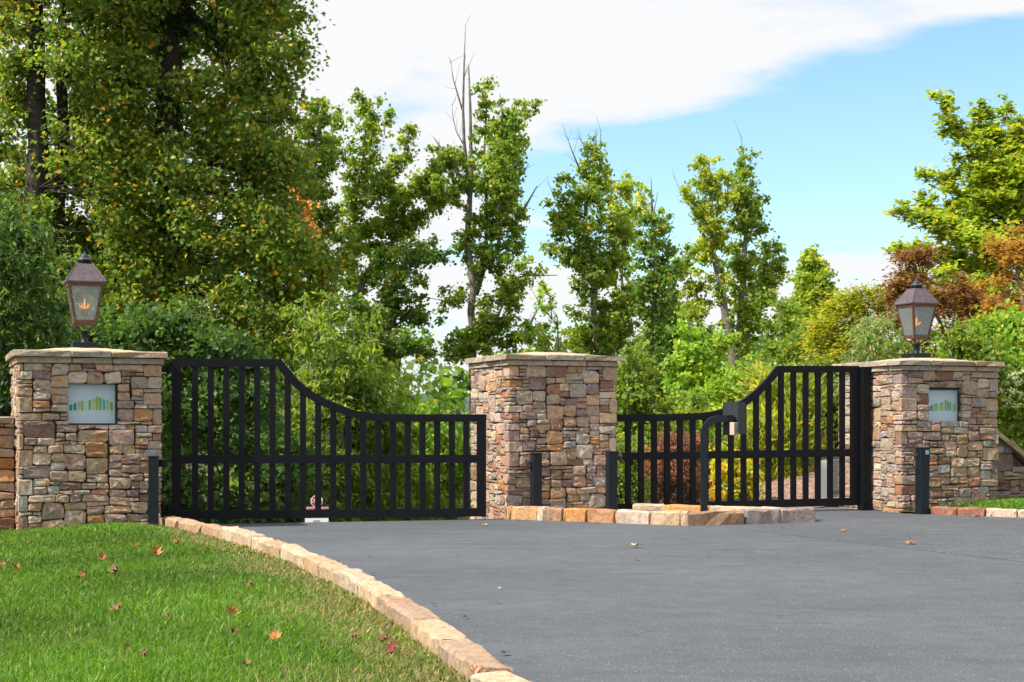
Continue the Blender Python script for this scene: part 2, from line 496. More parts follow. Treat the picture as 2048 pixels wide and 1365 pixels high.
def lawn_height(x, y):
    z = 0.055 + 0.0
    z = z + 0.085 * np.minimum(0, x + 3.35) * sstep(9.5, 13.5, y) + 0.012 * np.sin(x * 2.3 + y) * np.cos(y * 1.7)
    d = kerb_x(y) - x
    return z - 0.03 * (1 - sstep(0.05, 0.7, d))
def lawn_keep(x, y):
    if y > 15.6: return False
    if x > -3.25 and y > 14.55: return False
    return x < kerb_x(y) + 0.02
grid_sheet('lawn', list(np.arange(-12, 1.0, 0.1)), list(np.arange(2.4, 15.61, 0.1)), lawn_height, M['turf'], lawn_keep)

def asphalt_patch():
    g = np.random.default_rng(3)
    a = [(2.02, 15.0), (3.65, 11.2), (5.6, 6.6)]
    edge = []
    for p, q in zip(a, a[1:]):
        for k in range(14):
            t = k / 14
            edge.append((p[0] + (q[0] - p[0]) * t + g.normal(0, .012), p[1] + (q[1] - p[1]) * t + g.normal(0, .012)))
    poly = edge + [(12, 6.0), (12, 11.2), (6.3, 15.75), (4.55, 16.98), (3.9, 16.9), (3.0, 16.2), (2.6, 15.3)]
    n = len(poly)
    o = mesh_obj('asphalt_patch', [(x, y, .0042) for x, y in poly] + [(x, y, -.01) for x, y in poly],
                 [tuple(range(n))] + [(n + i, n + (i + 1) % n, (i + 1) % n, i) for i in range(n)], M['asphalt_old'])
    o['kind'] = 'structure'
asphalt_patch()

# right verge between the right kerb and the wall
def verge_height(x, y):
    t = (x - 4.5) * 0.588 + (y - 17.27) * 0.809
    return 0.02 + 0.07 * sstep(0.1, 1.2, t)
grid_sheet('verge', list(np.arange(4.3, 11, 0.1)), list(np.arange(11.5, 20.2, 0.1)), verge_height, M['turf'],
           lambda x, y: (x - 4.5) * 0.588 + (y - 17.27) * 0.809 > 0.03 and -0.349 * (x - 4.328) + 0.937 * (y - 17.5) < 1.2)
# mulch slope beyond the right gate
def mulch_keep(x, y):
    return x > 2.55 + 0.04 * (y - 18) and -0.3 * (x + 3.4) + 0.954 * (y - 15.5) > 0.9 and not (x > 3.9 and -0.349 * (x - 4.328) + 0.937 * (y - 17.5) < 1.3)
grid_sheet('mulch_bed', list(np.arange(2.5, 14, 0.15)), list(np.arange(18.0, 34, 0.15)),
           lambda x, y: ground_height(x, y) + 0.012 + 0.02 * np.sin(x * 7.1 + y * 3) * np.sin(y * 6.3 - x), M['mulch'], mulch_keep)
def hills_mesh():
    xs = np.linspace(-1600, 1600, 120)
    vs, fs = [], []
    for i, x in enumerate(xs):
        h = 38 + 12 * math.sin(x * 0.006 + 1.0) + 9 * math.sin(x * 0.017) + 4 * math.sin(x * 0.05)
        vs += [(x, 1500, -30), (x, 1620, h * 0.55), (x, 1800, h), (x, 2200, h * 0.5), (x, 2600, -40)]
    for i in range(len(xs) - 1):
        for k in range(4):
            a = i * 5 + k
            fs.append((a, a + 5, a + 6, a + 1))
    o = mesh_obj('hills', vs, fs, M['hill'], smooth=True)
    o['kind'] = 'structure'
hills_mesh()

# ------------------------------------------------------------------ stone work
rng = np.random.default_rng(7)
random.seed(7)
PALETTE = [((0.43, 0.32, 0.22), 6), ((0.46, 0.34, 0.27), 5), ((0.37, 0.28, 0.25), 3.5), ((0.40, 0.34, 0.28), 4), ((0.36, 0.35, 0.34), 3), ((0.52, 0.45, 0.37), 3.5),
           ((0.41, 0.24, 0.12), 2), ((0.24, 0.165, 0.125), 2), ((0.24, 0.17, 0.165), 1.5), ((0.33, 0.26, 0.25), 1.5), ((0.33, 0.18, 0.125), 1)]
PW = np.array([w for _, w in PALETTE], float); PW /= PW.sum()
def stone_color(shift=(1, 1, 1)):
    c = np.array(PALETTE[rng.choice(len(PALETTE), p=PW)][0])
    c = c * rng.uniform(0.85, 1.18) * rng.uniform(0.96, 1.04, 3) * np.array(shift) * np.array((1.0, 0.94, 0.875))
    return (*np.clip(c, 0.02, 0.7), 1)

def face_stone(quad, proud):
    """split-faced walling stone between four corner points (x along the wall, z up, the face towards -y): pitched edges, uneven flat face"""
    q = [np.array(p, float) for p in quad]
    cen = sum(q) / 4
    q = [p - cen for p in q]
    w = (np.linalg.norm(q[1] - q[0]) + np.linalg.norm(q[2] - q[3])) / 2
    h = (np.linalg.norm(q[3] - q[0]) + np.linalg.norm(q[2] - q[1])) / 2
    m = min(w, h)
    pts = []
    for i in range(4):
        p, nx_, pv = q[i], q[(i + 1) % 4], q[i - 1]
        c = rng.uniform(0.05, 0.20) * m
        dn = (nx_ - p) / (np.linalg.norm(nx_ - p) + 1e-9); dp = (pv - p) / (np.linalg.norm(pv - p) + 1e-9)
        ins = (dn + dp) * 0.0029
        pts.append(p + dp * c + ins + rng.normal(0, .035, 2) * m * .5)
        pts.append(p + dn * c * rng.uniform(.6, 1.6) + ins + rng.normal(0, .035, 2) * m * .5)
    pts = np.array(pts)
    n = len(pts)
    shrink = lambda d: pts - np.sign(pts) * np.minimum(np.abs(pts) * .5, d)
    tx, tz = rng.normal(0, 0.035), rng.normal(0, 0.05)
    pro = lambda p: -proud + p[0] * tx + p[1] * tz
    e = rng.uniform(0.004, 0.009)
    vs = [(p[0], 0.07, p[1]) for p in pts]
    vs += [(p[0], rng.uniform(-0.004, 0.003), p[1]) for p in pts]
    vs += [(p[0], pro(p) + rng.uniform(-0.001, 0.005), p[1]) for p in shrink(e)]
    r3 = pts * rng.uniform(.50, .72, (n, 1)) + rng.normal(0, .05, (n, 2)) * m
    vs += [(p[0], pro(p) - rng.normal(0.0015, 0.0045), p[1]) for p in r3]
    c = rng.normal(0, .12, 2) * np.array([w, h])
    vs.append((c[0], pro(c) - rng.normal(0.002, 0.004), c[1]))
    fs = []
    for r in range(3):
        for i in range(n):
            k = (i + 1) % n
            fs.append((r * n + i, r * n + k, r * n + n + k, r * n + n + i))
    for i in range(n): fs.append((3 * n + i, 3 * n + (i + 1) % n, 4 * n))
    return cen, vs, fs

def rough_block(sx, sy, sz, c=0.012, jit=0.006, nseg=1):
    """hewn block centred on x and y, base at z = 0, cut into nseg lengths along x so that its edges wander"""
    vs, fs = [], []
    xs = np.linspace(-sx / 2, sx / 2, nseg + 1)
    prof = [(-sy / 2, 0), (-sy / 2, sz - c), (-sy / 2 + c, sz), (sy / 2 - c, sz), (sy / 2, sz - c), (sy / 2, 0)]
    xs2 = [xs[0], xs[0] + c] + list(xs[1:-1]) + [xs[-1] - c, xs[-1]]
    m = len(prof)
    for i, x in enumerate(xs2):
        end = i in (0, len(xs2) - 1)
        k = 0.93 if end else 1.0
        for y, z in prof:
            vs.append((x + rng.normal(0, jit * .5), y * k + rng.normal(0, jit), max(0, z - (c * .7 if end and z > 0 else 0) + (rng.normal(0, jit * .7) if z > 0 else 0))))
    for i in range(len(xs2) - 1):
        for k in range(m):
            q = (k + 1) % m
            fs.append((i * m + k, (i + 1) * m + k, (i + 1) * m + q, i * m + q))
    fs.append(tuple(range(m)))
    fs.append(tuple((len(xs2) - 1) * m + k for k in range(m - 1, -1, -1)))
    return vs, fs

def pack(nx, nz, blocked):
    """fill a lattice with random rubble rectangles; returns (i, k, w, h)"""
    occ = blocked.copy()
    out = []
    for k in range(nz):
        for i in range(nx):
            if occ[i, k]: continue
            big = rng.random()
            if big < 0.10: w, h = rng.integers(5, 8), rng.integers(3, 6)
            elif big < 0.30: w, h = rng.integers(3, 5), rng.integers(3, 5)
            elif big < 0.75: w, h = rng.integers(3, 7), rng.integers(2, 4)
            else: w, h = rng.integers(2, 6), rng.integers(1, 3)
            w, h = int(w), int(h)
            ww = 0
            while ww < w and i + ww < nx and not occ[i + ww, k]: ww += 1
            rest = 0
            while i + ww + rest < nx and not occ[i + ww + rest, k] and rest < 2: rest += 1
            if rest == 1 and ww >= 1: ww += 1
            h = max(1, min(h, int(ww * 0.98)))
            if ww <= 3: h = min(h, 2)
            hh = 1
            while hh < h and k + hh < nz and not occ[i:i + ww, k + hh].any(): hh += 1
            occ[i:i + ww, k:k + hh] = True
            out.append((i, k, ww, hh))
    return out

def lay_face(parent, origin, rotz, nx, nz, cs, ch, blocked, z0, shift=(1, 1, 1), clip=None, joined=None, small=None):
    """origin: local point of the face's lower left corner; rotz: turn of the face about z in the parent's frame"""
    ca, sa = math.cos(rotz), math.sin(rotz)
    n = 0
    joined_all = joined
    # joints wander: every lattice corner is shifted once, and all the stones that meet there share the shift
    J = rng.uniform(-.30, .30, (nx + 1, nz + 1, 2)) * np.array([cs, ch])
    J[0, :, 0] = 0; J[nx, :, 0] = 0; J[:, 0, 1] = 0; J[:, nz, 1] = 0
    fixed = np.zeros((nx + 1, nz + 1), bool)
    for i in range(nx):
        for k in range(nz):
            if blocked[i, k]: fixed[i:i + 2, k:k + 2] = True
    J[fixed] = 0
    def corner(i, k): return (i * cs + J[i, k, 0], z0 + k * ch + J[i, k, 1])
    for (i, k, w, h) in pack(nx, nz, blocked):
        cx, cz = (i + w / 2) * cs, z0 + (k + h / 2) * ch
        if clip is not None and cz + h * ch * 0.4 > clip(cx): continue
        cen, vs, fs = face_stone([corner(i, k), corner(i + w, k), corner(i + w, k + h), corner(i, k + h)], rng.uniform(0.001, 0.015))
        if small is not None and w * h <= small[0] and small[1].n > 0:
            small[1].n -= 1
            joined = small[1]
        else: joined = joined_all
        if joined is not None:
            joined.add([(origin[0] + (v[0] + cen[0]) * ca - v[1] * sa, origin[1] + (v[0] + cen[0]) * sa + v[1] * ca, v[2] + cen[1]) for v in vs], fs)
            continue
        o = mesh_obj('stone', vs, fs, M['stone'], parent)
        o.location = (origin[0] + cen[0] * ca, origin[1] + cen[0] * sa, cen[1])
        o.rotation_euler = (0, 0, rotz)
        o.color = stone_color(shift)
        n += 1
    return n

def cap_course(parent, w, d, over, z, th, nf, ns, cols):
    """one course of capstones round the pillar top"""
    depth = 0.24
    def put(cx, cy, L, rot):
        vs, fs = rough_block(L - 0.006, depth, th - 0.004, 0.010, 0.0045, 3)
        o = mesh_obj('capstone', vs, fs, M['stone'], parent, loc=(cx, cy, z), rot=(0, 0, rot))
        c = np.array(cols[rng.integers(len(cols))]) * rng.uniform(0.85, 1.12)
        o.color = (*c, 1)
    def cuts(n, L):
        t = np.cumsum(rng.uniform(0.75, 1.25, n)); t = np.concatenate([[0], t / t[-1]])
        return t * L
    W, D = w + 2 * over, d + 2 * over
    for side in (0, 1):
        t = cuts(nf, W)
        for a, b in zip(t[:-1], t[1:]):
            put(-over + (a + b) / 2, (-over + depth / 2) if side == 0 else (d + over - depth / 2), b - a, 0 if side == 0 else math.pi)
        t = cuts(ns, D - 2 * depth - 0.01)
        for a, b in zip(t[:-1], t[1:]):
            put((-over + depth / 2) if side == 0 else (w + over - depth / 2), -over + depth + 0.005 + (a + b) / 2, b - a, -math.pi / 2 if side == 0 else math.pi / 2)

CAPC = [(0.42, 0.33, 0.22), (0.38, 0.31, 0.23), (0.45, 0.35, 0.24), (0.36, 0.32, 0.26), (0.40, 0.29, 0.18)]
def pillar(fl, w, ztop, label, niche=None, zb=-0.12, shift=(1, 1, 1)):
    root = empty('gate_pillar', (fl[0], fl[1], zb), TH)
    setp(root, label, 'pillar', 'stone gate pillars')
    Hs = ztop - 0.118 - zb                     # stone height under the caps
    nx = 32; cs = w / nx
    nz = int(round(Hs / 0.0375)); ch = Hs / nz
    ins = 0.034
    depth_n = 0.115
    # mortar core, with the sign's recess cut into its front
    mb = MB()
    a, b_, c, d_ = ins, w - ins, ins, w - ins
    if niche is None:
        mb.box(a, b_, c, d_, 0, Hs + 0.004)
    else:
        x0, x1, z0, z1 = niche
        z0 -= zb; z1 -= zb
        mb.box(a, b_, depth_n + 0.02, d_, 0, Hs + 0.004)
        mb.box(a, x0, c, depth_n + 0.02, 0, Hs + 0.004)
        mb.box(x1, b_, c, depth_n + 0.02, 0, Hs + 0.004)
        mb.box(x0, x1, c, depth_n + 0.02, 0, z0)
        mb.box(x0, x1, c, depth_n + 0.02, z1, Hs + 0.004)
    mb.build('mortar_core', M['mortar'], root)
    front = np.zeros((nx, nz), bool); left = np.zeros((nx, nz), bool); right = np.zeros((nx, nz), bool); back = np.zeros((nx, nz), bool)
    if niche is not None:
        i0, i1 = int(round(x0 / cs)), int(round(x1 / cs)); k0, k1 = int(round(z0 / ch)), int(round(z1 / ch))
        front[i0:i1, k0:k1] = True
    # corner stones that show on two faces
    def quoins(fa, fb, corner):
        k = 0; flip = rng.random() < .5
        while k < nz:
            h = int(rng.integers(1, 5)); h = min(h, nz - k)
            if rng.random() < 0.35 and k > 0:
                k += int(rng.integers(1, 3)); continue
            qa, qb = (int(rng.integers(3, 6)), int(rng.integers(1, 4))) if flip else (int(rng.integers(1, 4)), int(rng.integers(3, 6)))
            flip = not flip
            if corner == 'fl': fa[0:qa, k:k + h] = True; fb[nx - qb:nx, k:k + h] = True; x_, y_ = qa * cs / 2, qb * cs / 2
            else: fa[nx - qa:nx, k:k + h] = True; fb[0:qb, k:k + h] = True; x_, y_ = w - qa * cs / 2, qb * cs / 2
            px = rng.uniform(0.002, 0.014)
            vs, fs = rough_block(qa * cs - 0.006 + px, qb * cs - 0.006 + px, h * ch - 0.009, 0.011, 0.0035, 2)
            o = mesh_obj('quoin', vs, fs, M['stone'], root, loc=(x_ - (px / 2 if corner == 'fl' else -px / 2), y_ - px / 2, k * ch + 0.004), rot=(0, 0, rng.normal(0, 0.01)))
            o.color = stone_color(shift)
            k += h
    quoins(front, left, 'fl'); quoins(front, right, 'fr')
    fill = MB(); fill.n = 95
    lay_face(root, (0, w), -math.pi / 2, nx, nz, cs, ch, left, 0, shift, None, None, (4, fill))
    lay_face(root, (0, 0), 0, nx, nz, cs, ch, front, 0, shift, None, None, (2, fill))
    if fill.v:
        o = fill.build('small_stones', M['stone'], root)
        o.color = (0.36, 0.27, 0.21, 1); o['kind'] = 'stuff'
    # the right face is seen only at a glancing angle: larger stones
    n2 = 16; r2 = np.zeros((n2, nz), bool)
    for i in range(n2): r2[i] = right[2 * i] | right[2 * i + 1]
    far_side = MB()
    lay_face(root, (w, 0), math.pi / 2, n2, nz, 2 * cs, ch, r2, 0, shift, None, far_side)
    o = far_side.build('side_stones', M['stone'], root)
    o.color = (0.42, 0.31, 0.22, 1); o['kind'] = 'stuff'
    zt = Hs + 0.003
    cap_course(root, w, w, 0.028, zt, 0.057, 3, 2, CAPC)
    cap_course(root, w, w, 0.062, zt + 0.058, 0.060, 3, 2, CAPC)
    mb = MB()
    o_ = 0.05
    zz = zt + 0.108
    vs, fs = [], []
    n = 12
    for iy in range(n + 1):
        for ix in range(n + 1):
            fx, fy = ix / n, iy / n
            e = min(fx, 1 - fx, fy, 1 - fy) * 2
            vs.append((0.06 + fx * (w - 0.12), 0.06 + fy * (w - 0.12), zz + 0.062 * math.sin(min(1, e) * math.pi / 2) + rng.normal(0, 0.0015)))
    for iy in range(n):
        for ix in range(n):
            q = iy * (n + 1) + ix
            fs.append((q, q + 1, q + n + 2, q + n + 1))
    mesh_obj('cap_top', vs, fs, M['cap_top'], root, smooth=True)
    return root, Hs + zb + 0.003 + 0.108 + 0.060

PL = (-4.476, 14.30); WL = 1.27
PM = (-0.031, 16.50); WM = 1.222
PR = (4.328, 17.50); WR = 1.287
NL = (0.42, 0.87, HC + 0.005, HC + 0.385)
NR = (0.376, 0.806, HC + 0.028, HC + 0.402)
pl, ztl = pillar(PL, WL, HC + 0.681, 'square ledge-stone gate pillar at the left of the gates, rising from the lawn under a lit lantern', NL, -0.15)
pm, ztm = pillar(PM, WM, HC + 0.742, 'square ledge-stone pillar between the two black gates, with no lantern on top', None, -0.1, (1.02, 1.0, 0.98))
pr, ztr = pillar(PR, WR, HC + 0.722, 'square ledge-stone pillar on the right, carrying a lantern above the small kerb and verge', NR, -0.1, (0.96, 0.97, 0.98))

# low walls running outward from the outer pillars
def wall(origin, length, depth, zb, top, name_label, direction, shift, slope=None):
    root = empty('garden_wall', (origin[0], origin[1], zb), direction)
    setp(root, name_label, 'wall', 'low stone walls beside the pillars')
    nx = int(length / 0.046); cs = length / nx
    nz = int(round((top - 0.06) / 0.040)); ch = (top - 0.06) / nz
    prof = slope if slope else (lambda x: top - 0.06)
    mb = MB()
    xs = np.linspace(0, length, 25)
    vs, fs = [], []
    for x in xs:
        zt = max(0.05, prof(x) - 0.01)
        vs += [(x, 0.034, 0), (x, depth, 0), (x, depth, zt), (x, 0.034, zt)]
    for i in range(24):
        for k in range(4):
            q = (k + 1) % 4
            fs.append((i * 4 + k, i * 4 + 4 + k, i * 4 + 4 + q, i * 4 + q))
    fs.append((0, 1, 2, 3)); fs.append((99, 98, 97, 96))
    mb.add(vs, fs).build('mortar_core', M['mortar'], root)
    lay_face(root, (0, 0), 0, nx, nz, cs, ch, np.zeros((nx, nz), bool), 0, shift, prof)
    x = 0.0
    while x < length - 0.1:
        L = float(min(rng.uniform(0.32, 0.55), length - x))
        za, zb2 = prof(x), prof(x + L)
        vs, fs = rough_block(math.hypot(L, zb2 - za) - 0.006, depth + 0.09, 0.058, 0.01, 0.005, 3)
        o = mesh_obj('capstone', vs, fs, M['stone'], root, loc=(x + L / 2, depth / 2 - 0.01, (za + zb2) / 2), rot=(0, -math.atan2(zb2 - za, L), 0))
        o.color = (*(np.array(CAPC[rng.integers(len(CAPC))]) * rng.uniform(0.85, 1.1)), 1)
        x += L
    return root
# left wall: starts at the pillar's left face and runs outward
wl_o = Vector((PL[0], PL[1], 0)) + E2 * 0.42 - E1 * 2.6
wall(wl_o, 2.585, 0.40, -0.2, HC + 0.075 + 0.2, 'low stone wall running out of frame from the left pillar, behind the grass', TH, (1.12, 0.88, 0.72))
wr_o = Vector((PR[0], PR[1], 0)) + E1 * (WR + 0.012) + E2 * 0.45
def wr_prof(x): return (HC + 0.06 + 0.03) - (0.0 if x < 0.17 else min(0.55, (x - 0.17) * 1.0)) - 0.0
wall(wr_o, 2.6, 0.40, -0.03, HC + 0.15, 'low stone wall with a sloping coping beside the right pillar', TH, (0.88, 0.9, 0.93), wr_prof)

# ------------------------------------------------------------------ signs in the pillars
BARS = [(390, 465, 728, 855, (0.02, 0.33, 0.18)), (485, 545, 695, 855, (0.005, 0.25, 0.33)), (570, 625, 655, 855, (0.36, 0.42, 0.16)), (640, 700, 650, 855, (0.20, 0.43, 0.05)),
        (720, 775, 660, 845, (0.42, 0.55, 0.36)), (805, 855, 625, 840, (0.09, 0.38, 0.18)), (875, 935, 600, 845, (0.45, 0.50, 0.12)), (955, 1015, 555, 850, (0.24, 0.44, 0.05)),
        (1030, 1090, 580, 850, (0.15, 0.40, 0.12)), (1110, 1170, 615, 845, (0.05, 0.40, 0.36)), (1195, 1245, 630, 845, (0.42, 0.46, 0.20)), (1270, 1330, 670, 855, (0.20, 0.42, 0.01))]
SLANT = [(.15, .0), (.1, 0), (.5, -.1), (.1, 0), (.3, 0), (.45, -.05), (.25, 0), (.3, -.12), (0, .2), (.05, .05), (0, .12), (0, .2)]
def sign(root_pillar, fl, niche, label):
    x0, x1, z0, z1 = niche
    w, h = x1 - x0 - 0.006, z1 - z0 - 0.006
    p = Vector((fl[0], fl[1], 0)) + E1 * ((x0 + x1) / 2) + E2 * 0.078
    root = empty('sign_panel', (p.x, p.y, z0 + 0.003), TH)
    setp(root, label, 'sign', 'panels with a striped emblem set in the pillars')
    MB().box(-w / 2, w / 2, 0, 0.014, 0, h, 0.002).build('panel', M['sign_face'], root)
    e = MB()
    for q in ((-w / 2 + 0.0005, -w / 2 + 0.008, 0, h), (w / 2 - 0.008, w / 2 - 0.0005, 0, h)): e.box(q[0], q[1], -0.006, -0.001, q[2], q[3])
    e.box(-w / 2 + 0.009, w / 2 - 0.009, -0.006, -0.001, h - 0.007, h - 0.0005)
    e.box(-w / 2 + 0.009, w / 2 - 0.009, -0.006, -0.001, 0.0005, 0.006)
    e.build('trim', M['panel_edge'], root)
    for (b, sl) in zip(BARS, SLANT):
        bx0, bx1 = ((b[0] - 335) / 1065 - .5) * w, ((b[1] - 335) / 1065 - .5) * w
        bt, bb = (1140 - b[2]) / 855 * h, (1140 - b[3]) / 855 * h
        m = bpy.data.materials.get('stripe_%s' % (b[4],)) or plain_mat('stripe_%s' % (b[4],), b[4], 0.5, 0, 0.3, 0.25, 45)
        ww, hh = bx1 - bx0, bt - bb
        top0, top1 = bt - sl[0] * ww, bt - max(0, sl[1]) * ww * 1.5
        r = ww * 0.22
        pts = [(bx0 + r, bb), (bx1 - r, bb), (bx1 - r * .2, bb + r), (bx1, top1 - r), (bx1 - r, top1), ((bx0 + bx1) / 2, max(top0, top1, bt - ww * .05)), (bx0 + r, top0), (bx0, top0 - r), (bx0 + r * .3, bb + r)]
        n = len(pts)
        vs = [(x, -0.0022, z) for x, z in pts] + [(x, 0.0, z) for x, z in pts]
        fs = [tuple(range(n))] + [(i, n + i, n + (i + 1) % n, (i + 1) % n) for i in range(n)]
        mesh_obj('stripe', vs, fs, m, root)
    return root
sign(pl, PL, NL, 'pale blue panel with green and teal stripes set into the left pillar')
sign(pr, PR, NR, 'pale blue panel with green and teal stripes set into the right pillar')

# ------------------------------------------------------------------ lanterns
def lantern(c, z, label):
    root = empty('gas_lantern', (c.x, c.y, z), TH)
    setp(root, label, 'lantern', 'copper gas lanterns on the outer pillars')
    MB().box(-.12, .12, -.12, .12, 0, .062, .006).build('base_plate', M['post_black'], root)
    MB().lathe([(.040, .062), (.040, .068), (.034, .072), (.034, .155), (.039, .158), (.039, .168), (.02, .175)], 14).build('post', M['post_black'], root, True)
    for sx, sy in ((1, 1), (-1, 1), (1, -1), (-1, -1)):
        pts = [(sx * a * .72, sy * a * .72, zz) for a, zz in ((.030, .150), (.045, .172), (.07, .195), (.105, .212), (.140, .232), (.150, .246), (.138, .254), (.126, .247))]
        MB().tube(pts, [.009, .008, .008, .0075, .007, .007, .007, .008], 7).build('scroll_arm', M['dark_cap'], root, True)
    zb, zt = .236, .628
    hb, ht = .100, .168
    # frame: bottom and top collars, four corner bars
    def collar(a, b, z0, z1, th):
        m = MB()
        for s in range(4):
            q = s * math.pi / 2
            def R(x, y): return (x * math.cos(q) - y * math.sin(q), x * math.sin(q) + y * math.cos(q))
            vs = []
            for (hh, z_) in ((a, z0), (b, z1)):
                for (x, y) in ((-hh, -hh), (hh, -hh), (hh - th, -hh + th), (-hh + th, -hh + th)): vs.append((*R(x, y), z_))
            m.add(vs, [(0, 1, 5, 4), (2, 3, 7, 6), (3, 2, 1, 0), (4, 5, 6, 7)])
        return m
    hz = lambda z_: hb + (ht - hb) * (z_ - zb) / (zt - zb)
    collar(hz(zb) + .002, hz(zb + .036) + .002, zb, zb + .036, .02).build('bottom_collar', M['copper'], root)
    collar(hz(zt - .034) + .002, hz(zt) + .002, zt - .034, zt, .02).build('top_collar', M['copper'], root)
    for sx, sy in ((1, 1), (-1, 1), (1, -1), (-1, -1)):
        z0, z1 = zb + .034, zt - .032
        t = .022
        vs = []
        for z_ in (z0, z1):
            h_ = hz(z_)
            for x, y in ((h_, h_), (h_ - t, h_), (h_ - t, h_ - .007), (h_ - .007, h_ - .007), (h_ - .007, h_ - t), (h_, h_ - t)): vs.append((sx * x, sy * y, z_))
        fs = [(i, (i + 1) % 6, 6 + (i + 1) % 6, 6 + i) for i in range(6)]
        mesh_obj('corner_bar', vs, fs, M['copper'], root)
    for q in range(4):
        z0, z1 = zb + .030, zt - .028
        vs = []
        for y_off in (.004, .0075):
            for z_ in (z0, z1):
                h_ = hz(z_)
                for x in (-h_ + .01, h_ - .01): vs.append((x, -h_ + y_off, z_))
        a = q * math.pi / 2
        vs = [(x * math.cos(a) - y * math.sin(a), x * math.sin(a) + y * math.cos(a), zz) for x, y, zz in vs]
        mesh_obj('pane', vs, [(0, 1, 3, 2), (4, 6, 7, 5), (0, 4, 5, 1), (2, 3, 7, 6), (0, 2, 6, 4), (1, 5, 7, 3)], M['glass'], root)
    MB().box(-hb + .015, hb - .015, -hb + .015, hb - .015, zb + .004, zb + .012).build('floor_plate', M['copper'], root)
    # roof
    r0, r1 = ht + .016, .074
    zr = zt + .002
    vs = [(sx * r0, sy * r0, zr) for sx, sy in ((-1, -1), (1, -1), (1, 1), (-1, 1))] + [(sx * r0, sy * r0, zr + .012) for sx, sy in ((-1, -1), (1, -1), (1, 1), (-1, 1))]
    vs += [(sx * r1, sy * r1, zr + .185) for sx, sy in ((-1, -1), (1, -1), (1, 1), (-1, 1))]
    fs = [(3, 2, 1, 0), (8, 9, 10, 11)]
    for k in (0, 4):
        for i in range(4): fs.append((k + i, k + (i + 1) % 4, k + 4 + (i + 1) % 4, k + 4 + i))
    roof = mesh_obj('roof', vs, fs, M['copper_roof'], root)
    for i in range(4):
        a, b = Vector(vs[4 + i]), Vector(vs[8 + i])
        MB().tube([a, b], .0045, 6).build('roof_seam', M['copper_roof'], roof)
    MB().lathe([(.060, zr + .184), (.060, zr + .215), (.078, zr + .217), (.082, zr + .222), (.070, zr + .232), (.052, zr + .246), (.046, zr + .258), (.050, zr + .262), (.030, zr + .272), (.014, zr + .284), (.010, zr + .292), (.013, zr + .298), (.004, zr + .306)], 18).build('vent_cap', M['dark_cap'], root, True)
    # burner and flame
    b = MB()
    b.tube([(0, 0, zb + .01), (0, 0, zb + .085)], .006, 8)
    b.lathe([(.01, zb + .078), (.03, zb + .084), (.032, zb + .092), (.01, zb + .094)], 12)
    for k in range(6):
        q = k * math.pi / 3
        b.tube([(math.cos(q) * .026, math.sin(q) * .026, zb + .09), (math.cos(q) * .029, math.sin(q) * .029, zb + .15)], .006, 6)
    b.build('burner', M['brass'], root, True)
    f = MB()
    f.lathe([(.002, zb + .150), (.007, zb + .165), (.0085, zb + .185), (.006, zb + .215), (.003, zb + .238), (.0008, zb + .252)], 10)
    for k in range(5):
        q = k * 2 * math.pi / 5 + .3
        dx, dy = math.cos(q), math.sin(q)
        f.tube([(dx * .006, dy * .006, zb + .156), (dx * .022, dy * .022, zb + .160), (dx * .038, dy * .038, zb + .172), (dx * .047, dy * .047, zb + .186), (dx * .051, dy * .051, zb + .204)], [.005, .0065, .006, .004, .0006], 8)
    f.build('flame', M['flame'], root, True)
    return root
cl = Vector((PL[0], PL[1], 0)) + (E1 + E2) * (WL / 2)
cr = Vector((PR[0], PR[1], 0)) + (E1 + E2) * (WR / 2)
lantern(cl, ztl - 0.008, 'copper gas lantern with flame showing, on the left pillar before dark green trees')
lantern(cr, ztr - 0.008, 'copper gas lantern seen on its corner, on the right pillar before reddish foliage')

